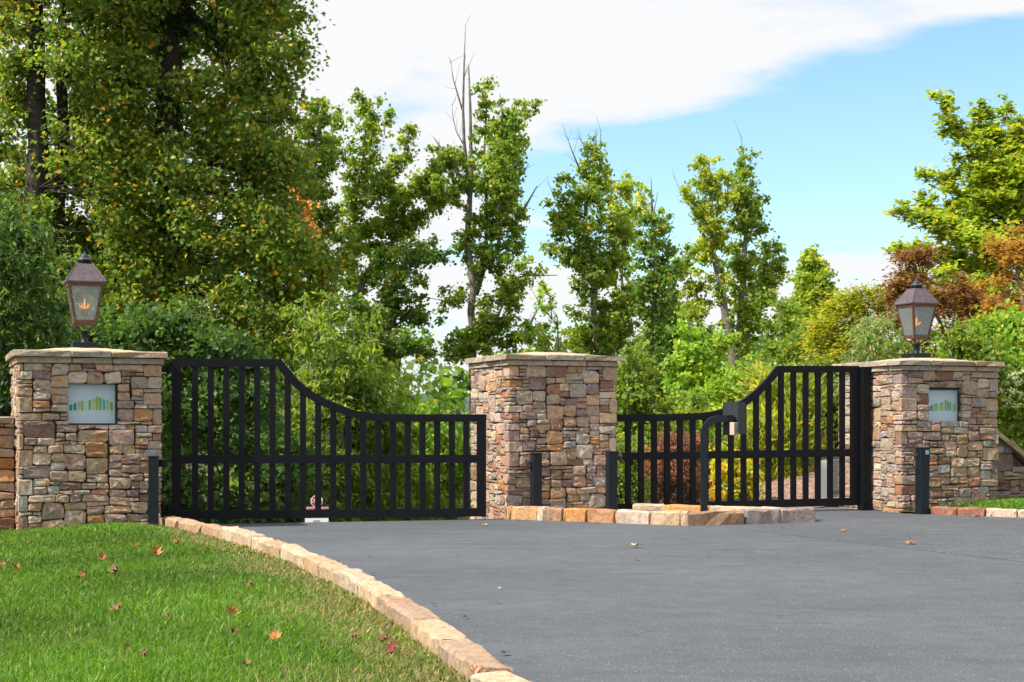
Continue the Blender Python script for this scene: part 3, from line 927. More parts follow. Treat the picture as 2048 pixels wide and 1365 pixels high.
# ------------------------------------------------------------------ gates
def gate(p_left, ang, L, top_uv, base_off, zb, zmid, thick, n_pickets, u_first, u_last, label, hinge_left, z_tilt=0.0):
    root = empty('driveway_gate', (p_left[0], p_left[1], 0), ang)
    setp(root, label, 'gate', 'black metal driveway gates')
    ca, sa = math.cos(ang), math.sin(ang)
    def s_of(u):
        k = (u - U0) / F
        return (k * p_left[1] - p_left[0]) / (ca - k * sa)
    def z_of(u, v):
        s = s_of(u)
        return HC - (v - V0) * (p_left[1] + s * sa) / F
    prof = [(s_of(u), z_of(u, v)) for u, v in top_uv]
    prof[0] = (0.0 - base_off, prof[0][1]); prof[-1] = (L, prof[-1][1])
    ps = np.array(prof)
    tz = lambda s: float(np.interp(s, ps[:, 0], ps[:, 1]))
    tilt = lambda s: z_tilt * s
    T = 0.078
    y0, y1 = -0.026, 0.026
    # top rail: swept along the profile
    n = len(ps)
    nrm = []
    for i in range(n):
        a = ps[max(i - 1, 0)]; b = ps[min(i + 1, n - 1)]
        d = (b - a) / np.linalg.norm(b - a)
        nrm.append(np.array([-d[1], d[0]]))
    up = [tuple(p) for p in ps]
    lo = []
    for i, (p, q) in enumerate(zip(ps, nrm)):
        m = p - q * T
        if i in (0, n - 1): m = np.array([p[0], p[1] - T])
        lo.append(tuple(m))
    vs, fs = [], []
    for (a, b) in zip(up, lo):
        vs += [(a[0], y0, a[1]), (a[0], y1, a[1]), (b[0], y1, b[1]), (b[0], y0, b[1])]
    for i in range(n - 1):
        for k in range(4):
            q = (k + 1) % 4
            fs.append((i * 4 + k, i * 4 + 4 + k, i * 4 + 4 + q, i * 4 + q))
    fs.append((0, 1, 2, 3)); fs.append(tuple(4 * n - 4 + k for k in (3, 2, 1, 0)))
    mesh_obj('top_rail', vs, fs, M['black'], root)
    s0, s1 = -base_off, L
    W = 0.092
    def bar(name, sa_, sb, za, zb_, y_, mat=M['black']):
        m = MB()
        vs = []
        for (s, ) in ((sa_,), (sb,)):
            for (yy, zz) in ((-y_, za), (y_, za), (y_, zb_), (-y_, zb_)): vs.append((s, yy, zz + tilt(s)))
        m.add(vs, [(0, 1, 5, 4), (1, 2, 6, 5), (2, 3, 7, 6), (3, 0, 4, 7), (3, 2, 1, 0), (4, 5, 6, 7)])
        return m.build(name, mat, root)
    zl = tz(s0 + .02) - 0.002
    bar('stile', s0 + .002, s0 + W, zb, zl - T + 0.0, 0.0285)
    bar('stile', s1 - W, s1 - .002, zb, tz(s1 - .02) - T - tilt(s1), 0.0285)
    bar('bottom_rail', s0 + W, s1 - W, zb + .001, zb + 0.088, 0.0275)
    bar('middle_rail', s0 + W, s1 - W, zmid - 0.084, zmid, 0.0275)
    sa_, sb = s_of(u_first), s_of(u_last)
    for i in range(n_pickets):
        s = sa_ + (sb - sa_) * i / (n_pickets - 1)
        w = 0.030
        za = zb + 0.086 + tilt(s)
        # picket top follows the rail's underside
        ta = min(tz(s - w), tz(s + w)) - T * 0.75
        vs = []
        tl, tr = tz(s - w) - T * .8, tz(s + w) - T * .8
        for x, zt_ in ((s - w, tl), (s + w, tr)):
            for yy in (-.019, .019): vs += [(x, yy, za), (x, yy, zt_)]
        mesh_obj('picket', vs, [(0, 4, 5, 1), (2, 3, 7, 6), (0, 1, 3, 2), (4, 6, 7, 5), (1, 5, 7, 3), (0, 2, 6, 4)], M['black'], root)
    hs = -1 if hinge_left else 1
    he = s0 if hinge_left else s1
    for zz in (zb + 0.10, zl - 0.10 if hinge_left else tz(s1) - 0.10):
        h = MB()
        h.tube([(he + hs * .035, 0, zz + tilt(he) - .05), (he + hs * .035, 0, zz + tilt(he) + .05)], .018, 10)
        h.box(min(he, he + hs * .035), max(he, he + hs * .035), -.02, .02, zz + tilt(he) - .035, zz + tilt(he) + .035)
        if hinge_left: h.box(he - .23, he - .05, -.012, .012, zz + tilt(he) - .03, zz + tilt(he) + .03)
        h.build('hinge', M['black'], root)
    return root
GA_L = math.atan(0.22)
GL_TOP = [(343, 718.3), (550, 718.8), (562, 719.0), (573, 733), (588, 751), (602, 766), (617, 778), (632, 788), (655, 800), (680, 810.5), (700, 818), (719, 823), (748, 827), (777, 828.6), (800, 829), (972, 829)]
gate((-3.373, 15.6), GA_L, 3.177, GL_TOP, 0.0, 0.042, HC - 0.300, 0.05, 19, 390.2, 932.6,
     'black slatted gate on the left, its top sweeping down from the left pillar', True, -0.003)
GA_R = math.atan(0.294)
GR_TOP = [(1234, 829.2), (1330, 828.8), (1400, 826.5), (1425, 823), (1449, 817), (1470, 808), (1490, 796), (1510, 780), (1530, 760), (1542, 746), (1552, 732.8), (1560, 732.2), (1716, 732.2)]
gate((1.137, 17.218), GA_R, 2.949, GR_TOP, 0.10, 0.028, HC - 0.305, 0.05, 18, 1255.7, 1684.2,
     'black slatted gate on the right, its top sweeping up towards the right pillar', False, 0.010)

def gate_post():
    root = empty('gate_post', (4.035, 18.03, -0.05), 0.294)
    setp(root, 'black steel hinge post between the right gate and the right pillar', 'post')
    MB().box(-.055, .055, -.055, .055, 0, HC + 0.70, .005).build('post', M['black'], root)
    MB().box(-.06, .06, -.06, .06, HC + 0.70, HC + 0.712, .003).build('cap', M['black'], root)
    return root
gate_post()

# ------------------------------------------------------------------ bollards
def bollard(u, d, vtop, w, label, zb=0.0, knob=None, rotz=TH, sticker=False):
    x = (u - U0) * d / F
    zt = HC - (vtop - V0) * d / F
    root = empty('bollard', (x, d, zb), rotz)
    setp(root, label, 'bollard', 'square black metal bollards by the gates')
    h = zt - zb
    MB().box(-w / 2, w / 2, -w / 2, w / 2, 0, h - .018, .004).build('post', M['post_black'], root)
    MB().box(-w / 2 - .003, w / 2 + .003, -w / 2 - .003, w / 2 + .003, h - .018, h, .004).build('cap', M['post_black'], root)
    if knob:
        s, dz = knob
        k = MB()
        k.tube([(s * (w / 2), 0, h - dz), (s * (w / 2 + .03), 0, h - dz)], .018, 10)
        k.tube([(s * (w / 2 + .03), 0, h - dz), (s * (w / 2 + .036), 0, h - dz), (s * (w / 2 + .06), 0, h - dz)], [.030, .036, .034], 14)
        k.build('rubber_stop', M['dark_cap'], root)
    if sticker:
        MB().box(w / 2 - .05, w / 2 - .012, -w / 2 - .003, -w / 2 - .0005, h - .078, h - .030).build('sticker', M['teal'], root)
        MB().box(-w / 2 - .012, -w / 2 - .0005, -.02, .02, h - .10, h - .06).build('bracket', M['steel_grey'], root)
    return root
b1 = bollard(307, 14.45, 912, .093, 'square black bollard in front of the left pillar at the end of the kerb', -0.1, None, 0.22)
bollard(1072, 16.43, 906, .098, 'square black bollard with a round stop, before the middle of the centre pillar', 0, (-1, .10), TH)
bollard(1223, 16.42, 903, .100, 'square black bollard with a round stop, at the right corner of the centre pillar', 0, (1, .06), TH * .8)
bollard(1844.5, 17.28, 895, .112, 'square black bollard with a small sticker, before the right pillar', -0.05, None, TH * .9, True)
def gate_arm():
    root = empty('gate_operator', (-3.24, 14.5, 0), 0)
    setp(root, 'thin black operator arm from the left bollard to the left gate', 'gate arm')
    z = HC - 70 * 14.9 / F
    MB().tube([(0.0, 0.05, z), (-0.11, 1.06, z)], .011, 8).build('rod', M['black'], root)
    MB().box(-.03, .05, -.03, .10, z - .055, z + .012, .004).build('bracket', M['black'], root)
gate_arm()

# ------------------------------------------------------------------ kerbs
TAN = [(0.47, 0.335, 0.22), (0.50, 0.37, 0.25), (0.44, 0.30, 0.19), (0.51, 0.395, 0.285)]
def kerb_stone(parent, a, b, width, height, col, z=-0.02, nseg=5, yaw=0.0):
    a = Vector((a[0], a[1], 0)); b = Vector((b[0], b[1], 0))
    d = b - a
    vs, fs = rough_block(d.length - 0.008, width, height - z, 0.016, 0.0065, nseg)
    o = mesh_obj('kerb_stone', vs, fs, M['kerb'], parent)
    m = (a + b) / 2
    o.location = (m.x - parent.location.x, m.y - parent.location.y, z - parent.location.z)
    o.rotation_euler = (rng.normal(0, 0.02), rng.normal(0, 0.012), math.atan2(d.y, d.x) + yaw)
    o.color = (*col, 1)
    return o
def left_kerb():
    root = empty('kerb', (-1.4, 10.6, 0))
    setp(root, 'curving tan sandstone kerb between the lawn and the drive', 'kerb', 'rough stone kerbs')
    pts = [Vector((x, y, 0)) for x, y in KERB]
    acc = [0]
    for p, q in zip(pts, pts[1:]): acc.append(acc[-1] + (q - p).length)
    xs = [p.x for p in pts]; ys = [p.y for p in pts]
    at = lambda s: (float(np.interp(s, acc, xs)), float(np.interp(s, acc, ys)))
    s = 0.0
    k = 0
    while s < acc[-1] - 0.2:
        L = rng.uniform(0.40, 0.95)
        e = min(s + L, acc[-1])
        c = np.array(TAN[rng.integers(len(TAN))]) * rng.uniform(0.88, 1.08)
        if rng.random() < 0.10: c = np.array((0.36, 0.25, 0.17))
        kerb_stone(root, at(s), at(e), rng.uniform(0.115, 0.145), rng.uniform(0.118, 0.142), c, -0.02, 6, rng.normal(0, 0.025))
        if rng.random() < 0.25 and e < acc[-1]:            # a thin dark wedge stone set in the joint
            s = e + rng.uniform(0.01, 0.05)
        else: s = e
        k += 1
left_kerb()
A = (-0.085, 16.35); C = (1.70, 15.27); E = (3.04, 15.78); Fp = (1.64, 16.86); Gp = (1.17, 16.95)
def lerp_u(p, q, u):
    k = (u - U0) / F
    t = (k * p[1] - p[0]) / ((q[0] - p[0]) - k * (q[1] - p[1]))
    return (p[0] + (q[0] - p[0]) * t, p[1] + (q[1] - p[1]) * t)
def offset(p, q, w):
    d = Vector((q[0] - p[0], q[1] - p[1], 0)).normalized()
    n = Vector((-d.y, d.x, 0)) * w
    return (p[0] + n.x, p[1] + n.y), (q[0] + n.x, q[1] + n.y)
def island():
    root = empty('island_kerb', (1.5, 16.0, 0))
    setp(root, 'low island edged with orange, cream and brown stones before the centre pillar', 'kerb', 'rough stone kerbs')
    segs = [(1008, 1021, (0.50, 0.29, 0.13)), (1021.5, 1072.5, (0.60, 0.33, 0.12)), (1073, 1090, (0.56, 0.50, 0.42)), (1090, 1123, (0.34, 0.19, 0.12)), (1126, 1170, (0.55, 0.24, 0.05)), (1174, 1227, (0.42, 0.20, 0.09)), (1230, 1297, (0.58, 0.46, 0.36)), (1298, 1359, (0.56, 0.38, 0.22)), (1360, 1376, (0.50, 0.37, 0.23))]
    W = 0.15
    for u0, u1, c in segs:
        c = tuple(.78 * x + .22 * y for x, y in zip(c, (0.50, 0.37, 0.25)))
        a, b = offset(lerp_u(A, C, u0), lerp_u(A, C, u1), W / 2)
        kerb_stone(root, a, b, W, 0.135 + rng.normal(0, .004), c, -0.02, 3)
    for u0, u1, c in [(1379, 1488, (0.33, 0.20, 0.12)), (1492, 1561, (0.30, 0.25, 0.24)), (1561, 1632, (0.34, 0.27, 0.25))]:
        a, b = offset(lerp_u(C, E, u0), lerp_u(C, E, u1), W / 2)
        kerb_stone(root, a, b, W, 0.135 + rng.normal(0, .004), c, -0.02, 4)
    pts = [(E[0] - 0.03, E[1] + 0.12), (2.55, 16.25), (2.1, 16.55), Fp, (1.30, 16.93)]
    for p, q, c in zip(pts, pts[1:], [(0.55, 0.46, 0.36), (0.52, 0.40, 0.28), (0.55, 0.27, 0.08), (0.54, 0.42, 0.30)]):
        a, b = offset(p, q, -0.0)
        kerb_stone(root, a, b, 0.15, 0.13, c, -0.02, 4)
    poly = [(0.03, 16.44), lerp_u(A, C, 1060), (C[0] - .02, C[1] + .1), (E[0] - .12, E[1] + .06), (2.5, 16.2), Fp, (1.1, 16.9)]
    poly[1] = (0.2, 16.3)
    n = len(poly)
    vs = [(x - 1.5, y - 16.0, 0.075) for x, y in poly] + [(x - 1.5, y - 16.0, -0.02) for x, y in poly]
    mesh_obj('gravel_bed', vs, [tuple(range(n))] + [(i, n + i, n + (i + 1) % n, (i + 1) % n) for i in range(n)], M['gravel'], root)
island()
def right_kerb():
    root = empty('verge_kerb', (5.0, 16.9, 0))
    setp(root, 'short red-brown and cream stone kerb along the verge at the right pillar', 'kerb', 'rough stone kerbs')
    a0, b0 = (4.57, 17.20), (6.35, 15.90)
    P0, P1 = a0, (4.57 + 4.0 * .808, 17.20 - 4.0 * .59)
    d = 0.0
    for L, c in [(0.30, (0.31, 0.13, 0.08)), (0.31, (0.30, 0.135, 0.085)), (0.34, (0.58, 0.42, 0.33)), (0.45, (0.56, 0.44, 0.32)), (0.5, (0.5, 0.36, 0.24)), (0.5, (0.56, 0.42, 0.30)), (0.5, (0.5, 0.34, 0.22)), (0.5, (0.55, 0.42, 0.30))]:
        p = (a0[0] + d * .808, a0[1] - d * .59); q = (a0[0] + (d + L - .012) * .808, a0[1] - (d + L - .012) * .59)
        p, q = offset(p, q, 0.07)
        kerb_stone(root, p, q, 0.14, 0.085, c, -0.03, 4)
        d += L
right_kerb()

# ------------------------------------------------------------------ keypad stand
def keypad_stand():
    d = 15.62
    px = d / F
    x0 = (1408 - U0) * px
    root = empty('keypad_stand', (x0, d, 0.06), 0)
    setp(root, 'black gooseneck keypad stand with a hooded box, standing on the island', 'keypad stand')
    z = lambda v: HC - (v - V0) * px - 0.06
    R = 0.150
    zt = z(838)
    pts = [(0, 0, 0), (0, 0, zt - R)]
    for k in range(1, 9):
        q = k / 8 * math.pi / 2
        pts.append((R * (1 - math.cos(q)), 0, zt - R + R * math.sin(q)))
    pts.append(((1457 - 1408) * px, 0, zt))
    # square tube swept along the bend
    vs, fs = [], []
    w = 0.033
    n = len(pts)
    for i, p in enumerate(pts):
        a = Vector(pts[max(0, i - 1)]); b = Vector(pts[min(n - 1, i + 1)])
        t = (b - a).normalized()
        nn = Vector((t.z, 0, -t.x))
        for (s, yy) in ((-1, -1), (-1, 1), (1, 1), (1, -1)):
            q = Vector(p) + nn * (s * w) + Vector((0, yy * w, 0))
            vs.append(q)
    for i in range(n - 1):
        for k in range(4):
            j = (k + 1) % 4
            fs.append((i * 4 + k, i * 4 + j, i * 4 + 4 + j, i * 4 + 4 + k))
    fs.append((3, 2, 1, 0)); fs.append(tuple(4 * n - 4 + k for k in range(4)))
    st = mesh_obj('gooseneck', vs, fs, M['post_black'], root)
    st.rotation_euler = (0, 0, 0)
    MB().box(-.06, .06, -.06, .06, 0, .012).build('foot_plate', M['post_black'], root)
    # hood: an open-bottomed weather box turned with one corner towards the drive
    hx = (1475 - 1408) * px
    top, bot = z(804), z(871)
    hood = MB()
    hw, hd, t = 0.166, 0.170, .005
    hood.box(-hw, 0, 0, t, bot, top)                    # plate facing the drive, left of the corner
    hood.box(-t, 0, t, hd, bot + .012, top)             # right side
    hood.box(-hw, -hw + t, t, hd, bot + .012, top)
    hood.box(-hw + t, -t, t, hd, top - t, top)
    hood.box(-hw + t, -t, hd - t, hd, bot + .02, top - t)
    hood.build('hood', M['steel_grey'], root, loc=(hx, -.03, 0), rot=(0, 0, math.radians(-35)))
    MB().box((1455 - 1408) * px, (1466 - 1408) * px, -.05, .02, z(841) - .03, z(838) + .035).build('bracket', M['black'], root)
    k = MB().box(-.030, .030, -.030, .030, 0, .125, .004).build('keypad', M['beige'], root, loc=((1466 - 1408) * px, -.055, z(870.5)), rot=(0, 0, math.radians(42)))
    MB().box(-.0285, .0285, -.0335, -.0305, .004, .121, .001).build('face_plate', M['grey_plastic'], k)
    MB().tube([(.006, -.034, .048), (.006, -.040, .048)], .007, 8).build('lock', M['ink'], k)
keypad_stand()

# ------------------------------------------------------------------ stop sign beyond the gate
def text_obj(name, body, size, mat, parent, loc, align='CENTER'):
    c = bpy.data.curves.new(name, 'FONT')
    c.body = body; c.size = size; c.align_x = align; c.align_y = 'CENTER'; c.extrude = 0.0008
    c.materials.append(mat)
    o = bpy.data.objects.new(name, c)
    COL.objects.link(o)
    o.parent = parent
    o.location = loc
    bpy.context.view_layer.update()
    me = bpy.data.meshes.new_from_object(o.evaluated_get(bpy.context.evaluated_depsgraph_get()))
    bpy.data.objects.remove(o)
    o = mesh_obj(name, [], [], None, parent, loc=loc, rot=(math.radians(90), 0, 0))
    o.data = me
    o['kind'] = 'stuff'
    return o
def stop_sign():
    d = 19.6; px = d / F
    x = (633.5 - U0) * px
    zg = float(ground_height(x, d))
    root = empty('stop_sign', (x, d, zg))
    setp(root, 'small red stop sign with red and white plates below it, beyond the left gate', 'sign')
    z = lambda v: HC - (v - V0) * px - zg
    MB().tube([(0, .03, 0), (0, .03, z(990))], .022, 8).build('pole', M['galv'], root)
    def octo(r, y0, y1, zc):
        pts = [(r * math.cos(math.pi / 8 + k * math.pi / 4), r * math.sin(math.pi / 8 + k * math.pi / 4)) for k in range(8)]
        vs = [(a, y0, zc + b) for a, b in pts] + [(a, y1, zc + b) for a, b in pts]
        return vs, [tuple(range(8)), tuple(range(15, 7, -1))] + [(i, 8 + i, 8 + (i + 1) % 8, (i + 1) % 8) for i in range(8)]
    R = 12.8 * px
    zc = z(1003.0)
    mesh_obj('sign_border', *octo(R, -.004, 0.004, zc), M['white'], root)
    mesh_obj('sign_face', *octo(R * .88, -.008, -.0045, zc), M['red'], root)
    text_obj('lettering', 'STOP', R * .82, M['white'], root, (0, -.0095, zc))
    w = 23.5 * px
    MB().box(-w, w, -.004, .004, z(1029), z(1014.5)).build('plate_border', M['white'], root)
    MB().box(-w * .95, w * .95, -.008, -.0045, z(1028.3), z(1015.4)).build('plate_face', M['red'], root)
    text_obj('lettering', 'PRIVATE DRIVE', 6.2 * px, M['white'], root, (0, -.0095, z(1019.5)))
    MB().box(-w, w, -.004, .004, z(1062), z(1033)).build('lower_plate', M['white'], root)
    text_obj('lettering', 'EXIT', 6.5 * px, M['ink'], root, (0, -.0055, z(1043.5)))
stop_sign()

# ------------------------------------------------------------------ utility box
def utility_box():
    d = 20.6; px = d / F
    root = empty('utility_box', ((1667 - U0) * px, d, float(ground_height((1667 - U0) * px, d)) - 0.12), 0.25)
    setp(root, 'grey rounded utility box on the mulch behind the right gate', 'utility box')
    zt = HC - (920 - V0) * px - root.location.z
    w = 0.15; dp = .14
    prof = [(w, 0), (w, zt - .10), (w - .012, zt - .045), (w - .04, zt - .012), (w - .08, zt)]
    pts = prof + [(-a, b) for a, b in reversed(prof)]
    n = len(pts)
    vs = [(a, -dp, b) for a, b in pts] + [(a, dp, b) for a, b in pts]
    mesh_obj('housing', vs, [tuple(range(n)), tuple(range(2 * n - 1, n - 1, -1))] + [(i, n + i, n + (i + 1) % n, (i + 1) % n) for i in range(n)], M['utility'], root)
    MB().box(-w + .02, w - .02, -dp - .008, -dp - .0005, .2, zt - .06, .003).build('door', M['utility'], root)
utility_box()

# ------------------------------------------------------------------ foliage
def leaf_mesh(name, pos, axis, nrm, length, width, cols, mat):
    """one four-cornered, slightly folded leaf per row"""
    n = len(pos)
    side = np.cross(nrm, axis); side /= np.linalg.norm(side, axis=1, keepdims=True) + 1e-9
    nn = np.cross(axis, side)
    L = length[:, None]; W = width[:, None]
    v = np.empty((n, 4, 3), np.float32)
    v[:, 0] = pos - axis * L * 0.5
    v[:, 1] = pos + side * W * 0.5 - axis * L * 0.06 + nn * W * 0.13
    v[:, 2] = pos + axis * L * 0.5
    v[:, 3] = pos - side * W * 0.5 - axis * L * 0.06 + nn * W * 0.13
    me = bpy.data.meshes.new(name)
    me.vertices.add(n * 4); me.vertices.foreach_set('co', v.ravel())
    me.loops.add(n * 4); me.loops.foreach_set('vertex_index', np.arange(n * 4, dtype=np.int32))
    me.polygons.add(n)
    me.polygons.foreach_set('loop_start', np.arange(0, n * 4, 4, dtype=np.int32))
    me.polygons.foreach_set('loop_total', np.full(n, 4, np.int32))
    at = me.color_attributes.new('leaf_color', 'FLOAT_COLOR', 'POINT')
    cc = np.ones((n, 4, 4), np.float32); cc[:, :, :3] = np.clip(cols, 0, 1)[:, None, :]
    at.data.foreach_set('color', cc.ravel())
    me.materials.append(mat)
    me.update(calc_edges=True)
    return me

def unit(a): return a / (np.linalg.norm(a, axis=-1, keepdims=True) + 1e-9)

def leaves(g, centers, radii, per, size, pal, mode='broad', flat=0.75, tone=None):
    """leaves spread through clumps. pal: list of (colour, weight)."""
    n = len(centers)
    cnt = np.maximum(3, (per * (radii / radii.mean()) ** 2 * g.uniform(0.6, 1.4, n)).astype(int))
    idx = np.repeat(np.arange(n), cnt)
    m = len(idx)
    off = unit(g.normal(size=(m, 3))) * np.minimum(np.abs(g.normal(0, .62, (m, 1))), g.uniform(.9, 1.35, (m, 1)))
    off[:, 2] *= flat
    pos = centers[idx] + off * radii[idx][:, None]
    up = np.array([0, 0, 1.0])
    if mode == 'broad':
        axis = unit(g.normal(size=(m, 3)) + off * 0.7 + np.array([0, 0, -0.25]))
        nrm = unit(g.normal(size=(m, 3)) * 0.8 + up * 0.7 + off * 0.5)
        wr = g.uniform(0.62, 0.92, m)
    elif mode == 'pinnate':            # long narrow drooping leaflets
        axis = unit(off * np.array([1, 1, .3]) + g.normal(size=(m, 3)) * 0.55 + np.array([0, 0, -0.55]))
        nrm = unit(g.normal(size=(m, 3)) * 0.5 + up)
        wr = g.uniform(0.24, 0.36, m)
    elif mode == 'spray':              # flat layered sprays
        axis = unit(off * np.array([1, 1, .15]) + g.normal(size=(m, 3)) * np.array([.6, .6, .25]))
        nrm = unit(g.normal(size=(m, 3)) * 0.45 + up)
        wr = g.uniform(0.40, 0.6, m)
    else:                              # upright blades
        axis = unit(off * np.array([1, 1, .2]) + g.normal(size=(m, 3)) * 0.45 + np.array([0, 0, 0.75]))
        nrm = unit(g.normal(size=(m, 3)) + np.array([0, -0.3, 0]))
        wr = g.uniform(0.16, 0.26, m)
    ln = size * g.uniform(0.65, 1.3, m)
    w = np.array([q for _, q in pal], float); w /= w.sum()
    pc = np.array([c for c, _ in pal])
    # each clump leans to one colour, single leaves stray
    w3 = w[:3] / w[:3].sum()
    base = g.choice(len(w3), n, p=w3)
    own = g.choice(len(pal), m, p=w)
    pick = np.where(g.random(m) < 0.5, base[idx], own)
    cols = pc[pick] * LEAF_GAIN * (g.uniform(0.82, 1.18, n)[idx] * g.uniform(0.8, 1.25, m))[:, None]
    return pos, axis, nrm, ln, ln * wr, cols

def crown_points(g, prof, d, n, depth_ratio=0.8, exclude=None, shell=0.5, max_half=9.0, voids=0):
    """clump centres filling a rounded body whose outline at height v runs from uL to uR"""
    vs = np.array([p[0] for p in prof], float); ul = np.array([p[1] for p in prof], float); ur = np.array([p[2] for p in prof], float)
    area = np.interp(np.linspace(vs[0], vs[-1], 200), vs, ur - ul)
    cdf = np.cumsum(area ** 1.25); cdf /= cdf[-1]
    out = []
    holes = []
    guard = 0
    while len(out) < n and guard < n * 60:
        guard += 1
        v = np.interp(g.random(), cdf, np.linspace(vs[0], vs[-1], 200))
        a, b = np.interp(v, vs, ul), np.interp(v, vs, ur)
        half = (b - a) / 2 * d / F
        q = g.uniform(-1, 1)
        t = g.uniform(-1, 1)
        rr = q * q + t * t
        if rr > 1 or (rr < shell * g.random() ** 0.5 * 0.9): continue
        dy = t * min(half, max_half) * depth_ratio
        dd = d + dy
        u = (a + b) / 2 + q * (b - a) / 2
        if exclude is not None and any(e[0] < u < e[1] and e[2] < v < e[3] and t < 0.35 for e in exclude): continue
        # keep the outline's real width: the body is a body of revolution about its own axis
        x = ((a + b) / 2 - U0) * d / F + q * half
        z = HC - (v - V0) * d / F
        if len(holes) < voids:
            holes.append((x, dd, z, g.uniform(.16, .42) * min(1.0, half * .6 + .3))); continue
        if any((x - h[0]) ** 2 + ((dd - h[1]) * .6) ** 2 + (z - h[2]) ** 2 < h[3] ** 2 for h in holes): continue
        out.append((x, dd, z))
    return np.array(out)

LEAF_GAIN = np.array([2.42, 2.40, 2.2])
def plant(name, label, cat, group, d, prof, n, per, size, pal, mode='broad', trunks=(), clump=0.34, flat=0.75, seed=1, bark='bark', depth_ratio=0.8, exclude=None,
          parts=('trunk', 'crown'), twigs=True, dead=(), extra=None, shell=0.5, twig_r=0.008, clumps=None, dens=(1.6, .72)):
    """trunks: list of polylines [(u, v, radius, depth offset)]; the first point of the first one is brought down to the ground"""
    g = np.random.default_rng(seed)
    uc = trunks[0][0][0] if trunks else (prof[-1][1] + prof[-1][2]) / 2
    bx = (uc - U0) * d / F
    zg = float(ground_height(bx, d)) - 0.05
    root = empty(name, (bx, d, zg))
    setp(root, label, cat, group)
    o = np.array([bx, d, zg])
    if clumps is not None:
        C, R, shoots = clumps
        n = len(C)
    else:
        C = crown_points(g, prof, d, n, depth_ratio, exclude, shell, voids=0 if group == WOODS else int(n * .05))
        n = len(C); shoots = []
        R = clump * g.uniform(0.45, 1.4, n)
    wood = MB(); joints = []
    lines = []
    for i, tr in enumerate(trunks):
        pts = []
        for q in tr:
            dd = d + (q[3] if len(q) > 3 else 0)
            p = P(q[0], q[1], dd)
            pts.append((np.array(p) - o, q[2]))
        if i == 0:
            p0 = pts[0][0]
            if p0[2] > 0.1: pts.insert(0, (np.array([p0[0] * 0.98, p0[1], -0.1]), pts[0][1] * 1.25))
        # resample with a little wander
        fine = []
        for (a, ra), (b, rb) in zip(pts, pts[1:]):
            k = max(1, int(np.linalg.norm(b - a) / 0.5))
            for s in range(k):
                t = s / k
                w = 0.0 if s == 0 else min(0.05, ra * 0.5)
                fine.append((a + (b - a) * t + g.normal(0, 1, 3) * w, ra + (rb - ra) * t))
        fine.append(pts[-1])
        wood.tube([f[0] for f in fine], [f[1] for f in fine], 7 if tr[0][2] > 0.04 else 5)
        joints += [f[0] for f in fine[1:]]
        lines.append(fine)
    for sh in shoots:
        wood.tube([p - o for p in sh], [.016, .010, .004], 4, caps=False)
    if twigs and joints and not shoots:
        J = np.array(joints)
        for c in (C - o)[::2 if n > 260 else 1]:
            dz = c[2] - J[:, 2]
            dist = np.linalg.norm(J - c, axis=1) + np.where(dz < 0.0, -dz * 2.0, 0)
            j = J[int(np.argmin(dist))]
            if np.linalg.norm(j - c) > (2.2 if d > 25 else 0.9): continue
            mid = (j + c) / 2 + np.array([0, 0, -0.08 * np.linalg.norm(c - j)]) + g.normal(0, .04, 3)
            wood.tube([j, mid, c], [twig_r * 1.8, twig_r * 1.3, twig_r * .5], 3, caps=False)
    for tr in dead:                      # bare dead branches with a few twigs
        pts = [np.array(P(q[0], q[1], d + (q[3] if len(q) > 3 else 0))) - o for q in tr]
        rad = [q[2] for q in tr]
        wood.tube(pts, rad, 5)
        for a, b, r in zip(pts, pts[1:], rad[1:]):
            for _ in range(2):
                t = g.random(); s = a + (b - a) * t
                e = s + (b - a) / np.linalg.norm(b - a) * g.uniform(.1, .35) + g.normal(0, .14, 3)
                wood.tube([s, e], [max(.006, r * .5), .003], 3, caps=False)
    if wood.v:
        t = wood.build(parts[0], M[bark], root, True)
    pos, axis, nrm, ln, wd, cols = leaves(g, C, R, per * dens[0], size * dens[1], pal, mode, flat)
    if extra is not None:                # a second set of leaves: ivy on the trunk
        eC, eR, ep, es, epal = extra(g)
        q = leaves(g, eC, eR, ep, es, epal, 'broad', 1.0)
        pos, axis, nrm, ln, wd, cols = [np.concatenate([a, b]) for a, b in zip((pos, axis, nrm, ln, wd, cols), q)]
    me = leaf_mesh(parts[1], pos - o, axis, nrm, ln, wd, cols, M['leaf'])
    ob = bpy.data.objects.new(parts[1], me); COL.objects.link(ob); ob.parent = root
    return root

POP = [((0.085, 0.122, 0.020), 6), ((0.062, 0.098, 0.019), 6), ((0.120, 0.148, 0.024), 4), ((0.20, 0.175, 0.022), 1.6), ((0.30, 0.17, 0.025), 0.5)]
POPL = [((0.075, 0.112, 0.019), 6), ((0.055, 0.090, 0.017), 6), ((0.115, 0.140, 0.023), 4), ((0.20, 0.165, 0.022), 3.2), ((0.28, 0.15, 0.022), 1.4)]
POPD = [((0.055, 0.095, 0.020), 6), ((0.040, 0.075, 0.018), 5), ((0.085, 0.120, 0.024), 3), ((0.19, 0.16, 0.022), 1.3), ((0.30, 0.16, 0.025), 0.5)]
POPY = [((0.115, 0.150, 0.022), 5), ((0.085, 0.125, 0.020), 4), ((0.19, 0.19, 0.026), 4), ((0.26, 0.19, 0.03), 1)]
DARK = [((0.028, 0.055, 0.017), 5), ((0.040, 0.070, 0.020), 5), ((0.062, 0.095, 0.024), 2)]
SUMAC = [((0.075, 0.108, 0.020), 5), ((0.055, 0.086, 0.018), 5), ((0.120, 0.145, 0.022), 3), ((0.19, 0.19, 0.025), .6)]
BRIGHT = [((0.11, 0.165, 0.025), 5), ((0.085, 0.140, 0.024), 4), ((0.17, 0.20, 0.028), 3), ((0.25, 0.22, 0.03), .6)]
